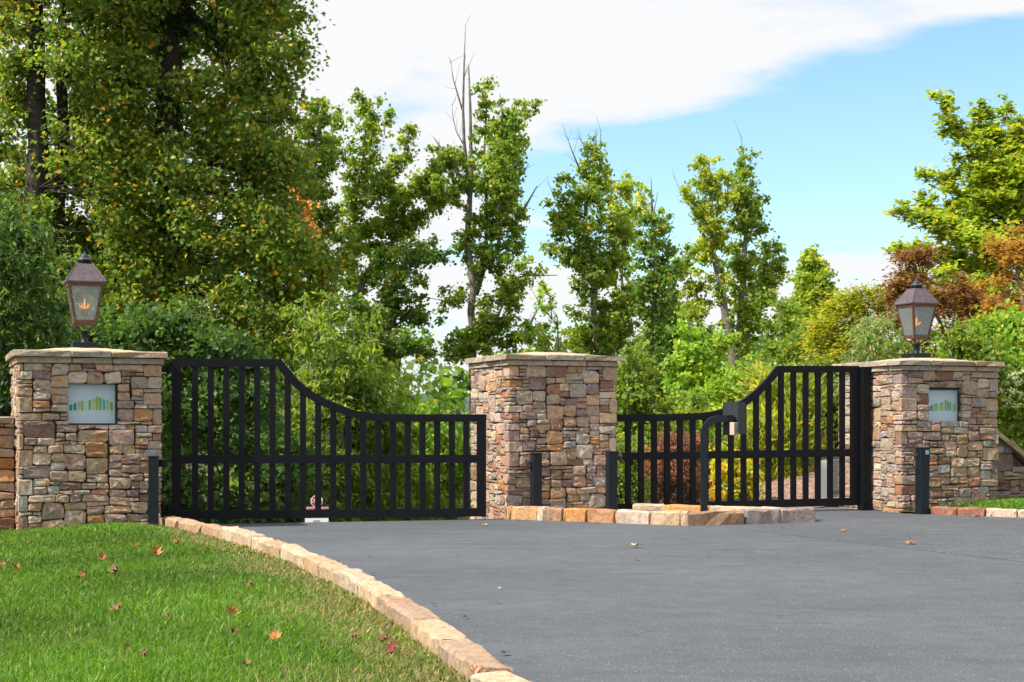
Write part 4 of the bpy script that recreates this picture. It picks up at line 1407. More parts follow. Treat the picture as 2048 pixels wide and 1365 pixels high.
YEL = [((0.15, 0.155, 0.018), 4), ((0.10, 0.13, 0.018), 4), ((0.20, 0.175, 0.018), 3), ((0.26, 0.19, 0.02), 1.5)]
ZEL = [((0.118, 0.150, 0.020), 4), ((0.092, 0.128, 0.020), 4), ((0.170, 0.170, 0.022), 3), ((0.28, 0.20, 0.03), .6)]
REDM = [((0.105, 0.050, 0.026), 4), ((0.145, 0.070, 0.030), 3), ((0.075, 0.036, 0.024), 3), ((0.13, 0.11, 0.028), 2)]
ORNG = [((0.19, 0.10, 0.032), 4), ((0.24, 0.13, 0.036), 3), ((0.14, 0.09, 0.028), 2), ((0.14, 0.14, 0.026), 1.6)]
BARB = [((0.13, 0.055, 0.045), 4), ((0.19, 0.09, 0.07), 3), ((0.08, 0.035, 0.03), 3), ((0.12, 0.11, 0.04), 1)]
WOODS = 'tall trees beyond the gates'
MID = 'slender vine-clad trees beyond the gates'
BUSH = 'bushes beyond the gates'

def ivy_on(line, d, r, step, per, pal):
    def f(g):
        cs = []
        for (u0, v0), (u1, v1) in zip(line, line[1:]):
            k = max(2, int(math.hypot(u1 - u0, v1 - v0) * d / F / step))
            for s in range(k):
                t = s / k
                cs.append(np.array(P(u0 + (u1 - u0) * t, v0 + (v1 - v0) * t, d)) + g.normal(0, r * .35, 3))
        cs = np.array(cs)
        return cs, np.full(len(cs), r) * g.uniform(.8, 1.2, len(cs)), per, 0.11, pal
    return f
IVY = [((0.018, 0.042, 0.014), 5), ((0.026, 0.056, 0.016), 4)]

# tall wood on the left
plant('tulip_poplar', 'tall green tree with two bare dark trunks at the far left edge', 'tree', WOODS, 26.0,
      [(-220, -60, 380), (0, -20, 330), (130, -10, 300), (330, -10, 330), (450, -20, 330), (600, -40, 330), (760, -60, 330)], 440, 62, 0.135, POPL,
      trunks=[[(70, 620, .20), (72, 380, .18), (72, 150, .15), (78, -60, .11)], [(116, 650, .11, .5), (118, 380, .10, .5), (122, 170, .09, .5), (130, -20, .06, .5)]], clump=.44, seed=11, bark='dark_bark', dens=(2.2, .66),
      exclude=[(48, 96, 140, 400), (102, 136, 150, 390)])
plant('tulip_poplar', 'tallest dense green tree above the left gate, with a vine-wrapped dark trunk', 'tree', WOODS, 27.0,
      [(-220, 150, 560), (0, 175, 592), (90, 185, 620), (160, 185, 600), (240, 180, 590), (330, 150, 605), (450, 150, 640), (560, 160, 665), (640, 165, 690), (720, 170, 680)], 720, 66, 0.135, POPL,
      trunks=[[(335, 700, .26), (338, 400, .22), (342, 200, .20), (345, -80, .15)], [(345, 60, .10), (385, 35, .09), (430, 62, .08), (452, 110, .06), (462, 170, .03)], [(338, 420, .06), (420, 330, .05), (500, 240, .03)], [(338, 560, .05), (250, 480, .04), (210, 400, .02)]],
      clump=.44, seed=12, bark='dark_bark', dens=(2.2, .66), exclude=[(316, 376, 20, 300), (376, 470, 20, 140)],
      extra=ivy_on([(340, 620), (340, 400), (343, 200), (345, 40), (385, 35), (430, 62), (455, 120)], 27.0, .24, .16, 90, IVY))
plant('tulip_poplar', 'green tree at the left edge of the wood, mostly out of frame', 'tree', WOODS, 29.0,
      [(-220, -460, -20), (0, -480, 40), (300, -480, 60), (600, -480, 50), (800, -480, 20)], 430, 70, 0.14, POPD, trunks=[[(-150, 700, .2), (-150, 0, .1)]], clump=.42, seed=13, bark='dark_bark', dens=(1.0, .9))
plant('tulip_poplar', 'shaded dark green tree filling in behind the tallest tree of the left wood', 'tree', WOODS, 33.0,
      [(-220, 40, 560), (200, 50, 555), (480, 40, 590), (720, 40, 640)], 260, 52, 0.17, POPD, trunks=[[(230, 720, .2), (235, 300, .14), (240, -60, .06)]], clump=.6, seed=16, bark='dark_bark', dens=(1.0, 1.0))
plant('small_tree', 'small tree with pinkish orange leaves beside the tall wood', 'tree', None, 31.0,
      [(382, 570, 592), (410, 552, 618), (450, 560, 632), (520, 575, 640)], 42, 46, 0.10, [((0.36, 0.18, 0.09), 4), ((0.30, 0.17, 0.08), 3), ((0.22, 0.16, 0.05), 2)],
      trunks=[[(605, 640, .05), (595, 500, .04), (588, 420, .02)]], clump=.22, seed=15)
# understory on the left
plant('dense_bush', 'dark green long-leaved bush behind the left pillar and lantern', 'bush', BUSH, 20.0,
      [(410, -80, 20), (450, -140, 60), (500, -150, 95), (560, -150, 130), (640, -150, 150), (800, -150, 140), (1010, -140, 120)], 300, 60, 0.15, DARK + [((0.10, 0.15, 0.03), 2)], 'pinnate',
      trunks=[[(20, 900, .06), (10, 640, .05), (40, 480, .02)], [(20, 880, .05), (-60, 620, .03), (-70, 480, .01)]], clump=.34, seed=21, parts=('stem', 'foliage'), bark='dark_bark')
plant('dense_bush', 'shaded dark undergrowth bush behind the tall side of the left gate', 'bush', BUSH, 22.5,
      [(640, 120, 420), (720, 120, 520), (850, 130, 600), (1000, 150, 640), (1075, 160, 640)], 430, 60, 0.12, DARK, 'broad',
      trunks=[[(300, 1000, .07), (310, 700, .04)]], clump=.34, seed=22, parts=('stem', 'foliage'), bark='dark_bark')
# middle trees: foliage carried in tufts on short shoots along each upright limb
def limb_clumps(g, limbs, d, rc=.20):
    """limbs: (points [(x, y, half width)] in a crop of the photograph, r0, r1, density). Returns clumps, shoots and trunk lines."""
    C, R, shoots, trunks = [], [], [], []
    for pts, r0, r1, dens in limbs:
        off = g.normal(0, .55) if trunks else 0.0
        uv = [(600 + p[0] / 1.8445, p[1] / 1.8445) for p in pts]
        if r0 > 0:
            trunks.append([(u, v, .68 * (r0 + (r1 - r0) * i / (len(uv) - 1)), off) for i, (u, v) in enumerate(uv)])
        W = [np.array(P(u, v, d + off)) for u, v in uv]
        H = [p[2] / 1.8445 * d / F for p in pts]
        for a, b, ha, hb in zip(W, W[1:], H, H[1:]):
            L = np.linalg.norm(b - a)
            if max(ha, hb) <= 0: continue
            k = max(1, int(3.5 * dens * (1.5 + 5.0 * (ha + hb) / 2) * L / .42))
            for _ in range(k):
                t = g.random()
                p = a + (b - a) * t
                hw = ha + (hb - ha) * t
                if hw < .05: continue
                q = g.uniform(0, 2 * np.pi)
                ln = hw * g.uniform(.35, 1.12)
                dirv = np.array([np.cos(q), np.sin(q), g.uniform(-.1, .75)])
                e = p + dirv * ln
                m = p + dirv * ln * .55 + np.array([0, 0, -.05 * ln])
                if ln > .3 and g.random() < .45: shoots.append([p, m, e])
                r = min(rc, .08 + hw * .5)
                for c, f in ((e, 1.0), (m, .85)):
                    if f < 1 and (ln < .25 or g.random() < .35): continue
                    C.append(c + g.normal(0, .05, 3)); R.append(r * f * g.uniform(.7, 1.35))
    return (np.array(C), np.array(R), shoots), trunks
def stems(seed, prof, n, hw):
    g = np.random.default_rng(seed)
    vs = [p[0] for p in prof]; L = [p[1] for p in prof]; Rr = [p[2] for p in prof]
    out = []
    x0 = (L[-1] + Rr[-1]) / 2; v0 = vs[-1]
    for j in range(n):
        v = vs[0] + (vs[-1] - vs[0]) * (0.0 if j == 0 else g.uniform(0, .55))
        a, b = np.interp(v, vs, L), np.interp(v, vs, Rr)
        u = a + (b - a) * ((j * .618 + .31) % 1.0)
        um = x0 + (u - x0) * .6 + g.normal(0, 12); vm = v0 + (v - v0) * .5
        ub = x0 + (u - x0) * .35
        k = g.uniform(.75, 1.25)
        out.append((cv((ub, v0, hw * .7), (um, vm, hw * 1.15 * k), (u, v + 25, hw * .8 * k), (u + g.normal(0, 8), v, hw * .25)), .05, .008, 1.0))
    return out
cv = lambda *pts: [((u - 600) * 1.8445, v * 1.8445, w * 1.8445) for u, v, w in pts]
def vine_tree(label, d, limbs, pal, seed, per=54, size=.09, dead=(), name='vine_clad_tree', mode='broad', rc=.20, cat='tree', bark='bark', extra=None, gain=1.0, group=None, parts=('trunk', 'crown')):
    g = np.random.default_rng(seed * 7 + 1)
    cl, tr = limb_clumps(g, [(p, a, b, q * gain) for p, a, b, q in limbs], d, rc)
    plant(name, label, cat, group or MID, d, None, 0, per, size, [(tuple(x * 1.17 for x in c), w) for c, w in pal], mode, trunks=tr, seed=seed, dead=dead, clumps=cl, dens=(1.0, 1.0), bark=bark, extra=extra, parts=parts)

vine_tree('leaning green tree left of centre, its long limbs reaching up and right', 38.0, [
    ([(195, 1330, 0), (210, 1130, 20), (280, 960, 60), (380, 850, 62), (480, 765, 58), (560, 700, 45)], .17, .03, 1.0),
    ([(185, 1060, 40), (195, 880, 62), (210, 700, 62), (240, 540, 62), (250, 385, 40)], .10, .02, 1.0),
    ([(250, 770, 45), (320, 680, 50), (380, 580, 40), (405, 480, 22)], .07, .015, 1.0),
    ([(300, 850, 40), (420, 715, 60), (520, 630, 55), (585, 590, 35)], .07, .015, 1.0),
    ([(310, 500, 20), (320, 420, 22)], .02, .01, 1.0), ([(150, 1010, 55), (180, 880, 50)], 0, 0, 1.0), ([(230, 900, 60), (300, 830, 60)], 0, 0, 1.0)], POP, 31)
vine_tree('spreading dark green tree below the leaning one, left of the centre pillar', 34.0, [
    ([(310, 1420, 50), (320, 1250, 60), (345, 1080, 60), (400, 960, 55), (480, 890, 28)], .11, .02, 1.1),
    ([(345, 1090, 20), (450, 1095, 10), (535, 1112, 0)], .03, .008, .7), ([(330, 1150, 50), (420, 1170, 60), (490, 1200, 35)], .04, .01, 1.1),
    ([(400, 970, 40), (470, 965, 40), (555, 950, 28)], .04, .01, 1.0), ([(300, 1040, 50), (350, 920, 45)], .03, .01, 1.0), ([(330, 1260, 60), (430, 1290, 60), (480, 1330, 40)], .04, .01, 1.1), ([(260, 1250, 70), (240, 1120, 60)], 0, 0, 1.0),
    ([(430, 1060, 40), (470, 1030, 35)], 0, 0, .9)], POPD, 32)
vine_tree('upright green tree behind the right edge of the tall wood', 37.0, [
    ([(75, 1200, 50), (70, 1000, 60), (62, 800, 65), (60, 560, 62), (68, 370, 26)], .12, .02, 1.15), ([(100, 640, 35), (118, 500, 28), (150, 405, 16)], .03, .01, 1.0), ([(20, 900, 60), (10, 680, 55), (20, 470, 40)], .05, .01, 1.0)], POP, 41)
vine_tree('tall tree with bare dead tops and branches above the centre pillar', 36.0, [
    ([(640, 1500, 0), (630, 1150, 0), (622, 800, 14), (632, 640, 18), (628, 400, 0), (622, 240, 0)], .155, .02, .6),
    ([(650, 1090, 20), (690, 960, 30), (690, 780, 34), (680, 560, 30), (688, 390, 26), (680, 315, 34)], .08, .015, .8),
    ([(700, 1010, 90), (735, 880, 105), (735, 770, 88)], .06, .04, 1.15), ([(735, 780, 62), (755, 620, 62), (757, 480, 42), (738, 345, 4)], .05, .012, 1.1),
    ([(775, 700, 38), (795, 540, 34), (800, 360, 6)], .04, .008, .9), ([(800, 470, 22), (845, 420, 22), (888, 368, 12)], .02, .006, 1.0),
    ([(610, 690, 30), (570, 600, 52), (520, 570, 28)], .03, .01, .9), ([(600, 760, 22), (500, 690, 36), (490, 640, 26)], .03, .01, .8),
    ([(690, 1270, 60), (750, 1120, 70), (840, 960, 48)], .05, .01, .85), ([(610, 1090, 40), (560, 1110, 42), (540, 1160, 30)], .03, .01, .9), ([(600, 1340, 50), (590, 1220, 52)], 0, 0, 1.3), ([(680, 1300, 50), (690, 1220, 45)], 0, 0, 1.4),
    ([(760, 1290, 50), (840, 1230, 40), (900, 1210, 24)], .03, .008, .9), ([(610, 930, 30), (620, 830, 32)], 0, 0, .8)], POP, 33,
    dead=[[(938, 379, .05), (928, 282, .04), (926, 217, .03), (928, 135, .02), (931, 49, .006)], [(926, 225, .02), (906, 157, .012), (901, 119, .005)], [(938, 390, .05), (905, 330, .04), (869, 277, .014)], [(934, 385, .03), (905, 355, .02), (896, 330, .008)], [(1030, 450, .045), (1050, 415, .03), (1074, 373, .012)], [(1010, 565, .03), (1050, 552, .022), (1115, 551, .008)], [(1035, 360, .018), (1058, 328, .008)], [(1040, 680, .03), (1065, 640, .02), (1085, 600, .006)], [(928, 292, .014), (912, 262, .011), (905, 230, .008), (904, 207, .004)], [(985, 290, .014), (984, 245, .006)]])
vine_tree('broad green tree with thin dead twigs on top, right of the dead-topped tree', 38.0, [
    ([(1100, 1480, 60), (1095, 1250, 95), (1085, 1050, 105), (1050, 850, 90), (1060, 700, 60), (1092, 560, 34), (1092, 500, 0)], .15, .015, 1.0),
    ([(1000, 900, 40), (960, 800, 42), (948, 730, 30), (978, 655, 16)], .04, .01, .9), ([(1110, 1040, 50), (1170, 930, 60), (1180, 830, 40)], .05, .01, 1.0), ([(1030, 980, 40), (960, 950, 42), (895, 915, 24)], .04, .008, .9),
    ([(1010, 1290, 60), (990, 1200, 55)], 0, 0, 1.1), ([(1150, 1300, 60), (1190, 1170, 60), (1215, 1060, 40)], .04, .01, 1.1), ([(1130, 720, 20), (1120, 620, 24)], .02, .01, .8)], POP, 34,
    dead=[[(1166, 355, .025), (1145, 305, .016), (1124, 246, .005)], [(1180, 330, .018), (1166, 290, .011), (1153, 258, .004)], [(1191, 300, .016), (1191, 256, .005)], [(1200, 300, .016), (1202, 258, .005)], [(1110, 400, .012), (1094, 358, .004)]])
vine_tree('thin pale yellow-green tree with open crown between two denser trees', 46.0, [
    ([(1195, 1400, 0), (1192, 1100, 30), (1190, 880, 55), (1180, 660, 40)], .10, .015, .75), ([(1190, 900, 30), (1250, 780, 38), (1275, 690, 24)], .03, .008, .7), ([(1190, 850, 30), (1135, 740, 30)], .03, .008, .6)], POPY, 35, per=24, size=.13, name='pale_tree', rc=.24)
vine_tree('narrow column-like tree with a bare forked top, behind the right gate', 33.0, [
    ([(1310, 1500, 20), (1310, 1280, 40), (1308, 1080, 62), (1312, 960, 70), (1302, 860, 44), (1300, 790, 32)], .095, .05, 1.1), ([(1300, 790, 0), (1295, 655, 0)], .035, .012, 0), ([(1300, 800, 0), (1308, 770, 0), (1320, 708, 0)], .03, .010, 0),
    ([(1345, 1060, 40), (1375, 960, 36)], .03, .01, .9), ([(1330, 870, 14), (1364, 790, 18)], .02, .006, .8)], POPD, 36,
    dead=[[(1312, 500, .03), (1328, 488, .02), (1340, 470, .007)]])
vine_tree('twin-limbed green tree with yellowing top behind the right gate', 36.0, [
    ([(1600, 1400, 0), (1590, 1260, 0), (1560, 1100, 22), (1525, 940, 52), (1520, 780, 62), (1512, 680, 50), (1508, 590, 28)], .17, .02, 1.05),
    ([(1520, 860, 36), (1450, 750, 34), (1405, 700, 10)], .04, .008, .9), ([(1490, 1160, 40), (1440, 1020, 48), (1465, 900, 45)], .04, .01, .75), ([(1575, 760, 30), (1580, 650, 22)], .03, .01, .8), ([(1420, 1200, 55), (1480, 1120, 50)], 0, 0, .8)], POPY, 37,
    dead=[[(1376, 395, .018), (1360, 380, .011), (1350, 358, .004)], [(1404, 330, .012), (1401, 312, .004)]])
vine_tree('straight narrow green tree with a thin dead tip beside the twin-limbed tree', 37.0, [
    ([(1610, 1400, 0), (1625, 1160, 36), (1640, 920, 60), (1648, 760, 66), (1640, 660, 38), (1638, 580, 24)], .13, .02, 1.15), ([(1680, 1180, 50), (1720, 1020, 60), (1755, 920, 38)], .05, .01, 1.0), ([(1640, 1330, 30), (1665, 1200, 34), (1700, 1090, 40)], .05, .02, 1.3), ([(1780, 1260, 60), (1790, 1140, 45)], 0, 0, 1.0)], POP, 38,
    dead=[[(1488, 320, .012), (1484, 290, .007), (1482, 265, .003)], [(1500, 330, .01), (1510, 305, .003)]])
vine_tree('small pointed green tree far behind the right gate, alone against the sky', 60.0, [
    ([(1890, 1400, 40), (1890, 1200, 72), (1892, 1050, 55), (1888, 920, 16)], .14, .02, 1.5)], POPY, 39, per=34, size=.18, name='small_tree', rc=.34)
vine_tree('thin tree with sparse yellow-green leaves in the gap left of the broad tree', 31.0, [
    ([(960, 1400, 0), (950, 1200, 16), (890, 1130, 30), (850, 1060, 30)], .035, .008, .7), ([(930, 1180, 16), (920, 1090, 34), (880, 1050, 24)], .02, .006, .6)], BRIGHT, 40, per=22, size=.10, name='small_tree', mode='spray', rc=.17)
# feathery bushes behind the left gate
vine_tree('tall feathery yellow-green bush over the swept curve of the left gate', 25.0,
          stems(601, [(585, 620, 740), (620, 560, 760), (660, 500, 785), (720, 470, 800), (850, 480, 830), (1075, 500, 880)], 16, 44), SUMAC, 23, per=50, size=.125, name='dense_bush', mode='pinnate', rc=.26, cat='bush', group=BUSH, parts=('stem', 'foliage'), gain=.8)
vine_tree('lower light green bush behind the low end of the left gate', 27.5,
          stems(602, [(735, 760, 880), (775, 730, 930), (840, 710, 960), (1080, 690, 990)], 19, 42), BRIGHT, 24, per=46, size=.115, name='dense_bush', mode='pinnate', rc=.24, cat='bush', group=BUSH, parts=('stem', 'foliage'), gain=.8)
# lower greenery, middle and right
low = [(1105, 30.5, [(655, 1060, 1150), (700, 1040, 1240), (800, 1040, 1260), (1000, 1050, 1270)], 190, POP, 'rounded green bush showing behind the centre pillar'),
       (1290, 28.0, [(690, 1250, 1320), (740, 1225, 1380), (820, 1220, 1400), (930, 1225, 1330), (1010, 1230, 1300)], 260, SUMAC, 'green bush behind the low end of the right gate'),
       (1430, 30.0, [(630, 1350, 1440), (690, 1320, 1500), (780, 1310, 1540), (900, 1320, 1540), (1000, 1330, 1500)], 330, BRIGHT, 'light green bush under the twin-trunked tree'),
       (1580, 33.0, [(590, 1540, 1600), (640, 1500, 1640), (720, 1480, 1690), (830, 1480, 1720), (950, 1490, 1720)], 300, POP, 'rounded green bush behind the curve of the right gate'),
       (1350, 40.0, [(560, 1330, 1370), (620, 1290, 1400), (700, 1260, 1460), (800, 1240, 1480)], 190, POPD, 'farther green bush between the slender trees')]
for k, (u, d, prof, n, pal, lab) in enumerate(low):
    vine_tree(lab, d, stems(500 + k, prof, 9 if k != 1 else 7, 34), pal, 50 + k, per=50, size=.092, name='dense_bush', rc=.24, cat='bush', group=BUSH, parts=('stem', 'foliage'), gain=.8)
# garden beyond the right gate
plant('yellow_shrub', 'yellow-leaved small tree left of the right lantern', 'tree', None, 27.0,
      [(560, 1690, 1740), (600, 1665, 1800), (650, 1622, 1810), (700, 1620, 1810), (780, 1630, 1810)], 210, 52, 0.11, YEL, 'spray', trunks=[[(1710, 850, .05), (1715, 700, .03), (1720, 600, .01)]], clump=.27, seed=61)
cv = lambda *pts: [((u - 600) * 1.8445, v * 1.8445, w * 1.8445) for u, v, w in pts]
vine_tree('large bright yellow-green tree at the right edge with feathery spreading sprays', 26.0, [
    (cv((2085, 880, 0), (2072, 640, 30), (2050, 480, 60), (2040, 420, 60)), .18, .07, .8),
    (cv((2040, 480, 60), (1985, 370, 48), (1920, 270, 26), (1874, 192, 7)), .07, .006, 1.0), (cv((2030, 460, 50), (2000, 330, 42), (1975, 250, 24), (1955, 203, 6)), .06, .006, .9),
    (cv((2040, 440, 50), (2022, 300, 34), (2009, 196, 6)), .06, .006, .9), (cv((2060, 420, 50), (2048, 300, 38), (2041, 235, 10)), .06, .006, .9),
    (cv((2010, 470, 60), (1930, 405, 38), (1884, 362, 20), (1839, 350, 7)), .06, .006, 1.0), (cv((2020, 520, 60), (1920, 480, 44), (1850, 440, 28), (1784, 425, 8)), .07, .006, 1.0),
    (cv((2030, 570, 60), (1930, 540, 48), (1860, 510, 30), (1789, 497, 9)), .07, .006, 1.0), (cv((2040, 610, 60), (1960, 590, 50), (1880, 570, 40), (1820, 560, 18)), .06, .008, 1.0),
    (cv((2000, 500, 50), (1900, 440, 40), (1850, 400, 20)), .04, .006, 1.0), (cv((2030, 640, 60), (1940, 620, 50), (1870, 600, 36)), .05, .008, 1.0), (cv((2080, 500, 70), (2140, 400, 60), (2160, 300, 20)), .07, .01, 1.0), (cv((2090, 560, 80), (2180, 500, 60), (2240, 470, 30)), .07, .01, 1.0), (cv((1990, 430, 50), (1950, 350, 40)), .03, .01, 1.0)],
    ZEL, 62, per=58, size=.115, name='zelkova_tree', mode='spray', rc=.17, gain=1.2)
plant('red_maple', 'dark red-leaved small tree behind the right lantern', 'tree', None, 23.5,
      [(500, 1790, 1850), (560, 1780, 1940), (620, 1780, 2000), (690, 1790, 2010), (740, 1800, 2010)], 270, 54, 0.085, REDM, 'spray', trunks=[[(1900, 850, .06), (1895, 690, .04), (1850, 560, .015)], [(1897, 720, .04), (1960, 600, .015)]], clump=.23, flat=.5, seed=63)
plant('red_maple', 'orange-brown leaved small tree at the right edge, above the low wall', 'tree', None, 22.5,
      [(460, 1990, 2060), (520, 1965, 2120), (600, 1960, 2150), (690, 1960, 2160), (740, 1970, 2160)], 230, 52, 0.085, ORNG, 'spray', trunks=[[(2060, 850, .06), (2055, 650, .04), (2030, 520, .015)]], clump=.24, flat=.5, seed=64)
plant('leafy_shrub', 'glossy green shrub with long leaves just left of the right lantern', 'bush', 'garden shrubs behind the right pillar', 21.5,
      [(640, 1725, 1790), (680, 1700, 1820), (740, 1700, 1830), (860, 1720, 1830)], 105, 44, 0.115, [((0.09, 0.13, 0.05), 4), ((0.13, 0.16, 0.07), 3), ((0.18, 0.11, 0.05), .8)], 'pinnate', trunks=[[(1765, 850, .03), (1760, 680, .01)]], twigs=False, clump=.21, seed=65, parts=('stem', 'foliage'))
plant('leafy_shrub', 'green shrub under the red trees at the right pillar', 'bush', 'garden shrubs behind the right pillar', 21.0,
      [(640, 1965, 2040), (690, 1900, 2120), (740, 1850, 2150), (860, 1850, 2150)], 200, 50, 0.095, BRIGHT, 'broad', trunks=[[(2000, 900, .03), (2000, 700, .01)]], twigs=False, clump=.25, seed=66, parts=('stem', 'foliage'))
plant('leafy_shrub', 'low dark green shrub seen just above the right pillar cap', 'bush', 'garden shrubs behind the right pillar', 20.3,
      [(655, 1840, 1930), (700, 1830, 2000), (780, 1830, 2010)], 90, 46, 0.08, SUMAC, 'broad', trunks=[[(1900, 850, .03), (1900, 700, .01)]], twigs=False, clump=.2, seed=67, parts=('stem', 'foliage'))
plant('leafy_shrub', 'tall yellow-green strap-leaved shrub on the mulch behind the right gate', 'bush', 'garden shrubs behind the right gate', 23.0,
      [(745, 1520, 1600), (790, 1480, 1640), (860, 1455, 1660), (930, 1470, 1640), (965, 1500, 1620)], 230, 40, 0.19, [((0.15, 0.18, 0.03), 4), ((0.22, 0.21, 0.03), 3), ((0.10, 0.13, 0.03), 3), ((0.28, 0.20, 0.04), .7)], 'upright', trunks=[[(1555, 970, .03), (1555, 850, .01)]], clump=.27, seed=68, parts=('stem', 'foliage'), twigs=False)
plant('leafy_shrub', 'green shrub between the strap-leaved shrub and the right pillar', 'bush', 'garden shrubs behind the right gate', 24.5,
      [(735, 1610, 1690), (800, 1590, 1740), (870, 1590, 1740), (925, 1600, 1730)], 170, 44, 0.11, SUMAC + [((0.30, 0.16, 0.03), .5)], 'broad', trunks=[[(1660, 930, .03), (1660, 800, .01)]], clump=.25, seed=69, parts=('stem', 'foliage'))
plant('barberry_shrub', 'dark red-brown small-leaved shrub behind the low end of the right gate', 'bush', 'garden shrubs behind the right gate', 21.2,
      [(872, 1330, 1400), (900, 1300, 1430), (950, 1285, 1440), (1015, 1285, 1440)], 200, 60, 0.045, BARB, 'broad', trunks=[[(1360, 1010, .02), (1360, 900, .008)]], clump=.17, seed=70, parts=('stem', 'foliage'))
plant('leafy_shrub', 'small green shrub at the bollard end of the right gate', 'bush', 'garden shrubs behind the right gate', 20.2,
      [(880, 1225, 1270), (930, 1215, 1290), (1015, 1215, 1295)], 90, 56, 0.06, SUMAC, 'broad', trunks=[[(1250, 1010, .02), (1250, 920, .008)]], clump=.17, seed=71, parts=('stem', 'foliage'))
plant('leafy_shrub', 'low clump of orange and lime leaves behind the keypad stand', 'bush', 'garden shrubs behind the right gate', 20.6,
      [(900, 1440, 1490), (940, 1430, 1505), (1005, 1430, 1510)], 70, 44, 0.075, [((0.36, 0.17, 0.03), 3), ((0.22, 0.24, 0.02), 4), ((0.14, 0.20, 0.02), 3)], 'broad', trunks=[[(1465, 1005, .015), (1465, 930, .006)]], clump=.14, seed=72, parts=('stem', 'foliage'))

def flower_shrub():
    root = plant('flowering_shrub', 'light green shrub with white flower heads above the low right wall', 'bush', None, 20.6,
          [(735, 1985, 2080), (780, 1990, 2130), (860, 1990, 2140), (960, 1990, 2140)], 120, 50, 0.085, BRIGHT, 'broad', trunks=[[(2060, 950, .02), (2060, 780, .008)]], clump=.2, seed=73, parts=('stem', 'foliage'))
    g = np.random.default_rng(5)
    o = np.array(root.location)
    fl = [(2003, 742), (2018, 752), (2030, 748), (2010, 766), (2036, 764), (2044, 745), (2001, 782), (2026, 784), (2042, 790), (2014, 800), (2060, 760), (2072, 775), (2034, 810), (2056, 800)]
    for (u, v) in fl:
        c = np.array(P(u, v, 20.05 + g.uniform(-.1, .1))) - o
        n = 26
        pos = c + g.normal(0, 1, (n, 3)) * np.array([.035, .03, .022])
        me = leaf_mesh('flower_head', pos - c, unit(g.normal(size=(n, 3))), unit(g.normal(size=(n, 3)) + np.array([0, -.4, .6])), np.full(n, .034), np.full(n, .03), np.tile(np.array([[.80, .80, .76]]), (n, 1)) * g.uniform(.85, 1, (n, 1)), M['leaf'])
        ob = bpy.data.objects.new('flower_head', me); ob['kind'] = 'stuff'; COL.objects.link(ob); ob.parent = root; ob.location = c
flower_shrub()
def bare_stems():
    root = empty('bare_sapling', tuple(P(1838, 850, 20.2)))
    setp(root, 'bare pale sapling stems beside the right lantern', 'sapling')
    o = Vector(root.location)
    for pts in ([(1832, 850), (1833, 720), (1836, 665), (1830, 640)], [(1842, 850), (1841, 710), (1848, 660), (1862, 630)], [(1845, 680), (1838, 655), (1842, 630)]):
        MB().tube([P(u, v, 20.2) - o for u, v in pts], [.016, .014, .011, .006][:len(pts)], 6).build('stem', M['dead_wood'], root, True)
bare_stems()

# far wood filling the valley behind everything: nobody could count it
def far_wood():
    g = np.random.default_rng(91)
    n = 900
    u = g.uniform(-500, 2500, n)
    top = np.interp(u, [-500, 300, 700, 840, 875, 905, 960, 1100, 1400, 1650, 1800, 2500], [640, 640, 660, 715, 752, 752, 735, 700, 680, 690, 680, 640])
    v = top + (980 - top) * g.random(n) ** 1.3
    d = g.uniform(62, 80, n)
    c = np.stack([(u - U0) * d / F, d, HC - (v - V0) * d / F], 1)
    pos, axis, nrm, ln, wd, cols = leaves(g, c, g.uniform(.7, 1.4, n), 26, 0.42, POPD + BRIGHT[:2], 'broad', .8)
    me = leaf_mesh('far_wood', pos, axis, nrm, ln, wd, cols, M['leaf'])
    ob = bpy.data.objects.new('far_wood', me); COL.objects.link(ob)
    setp(ob, 'green woodland in the valley behind the gates', 'woodland', None, 'stuff')
far_wood()

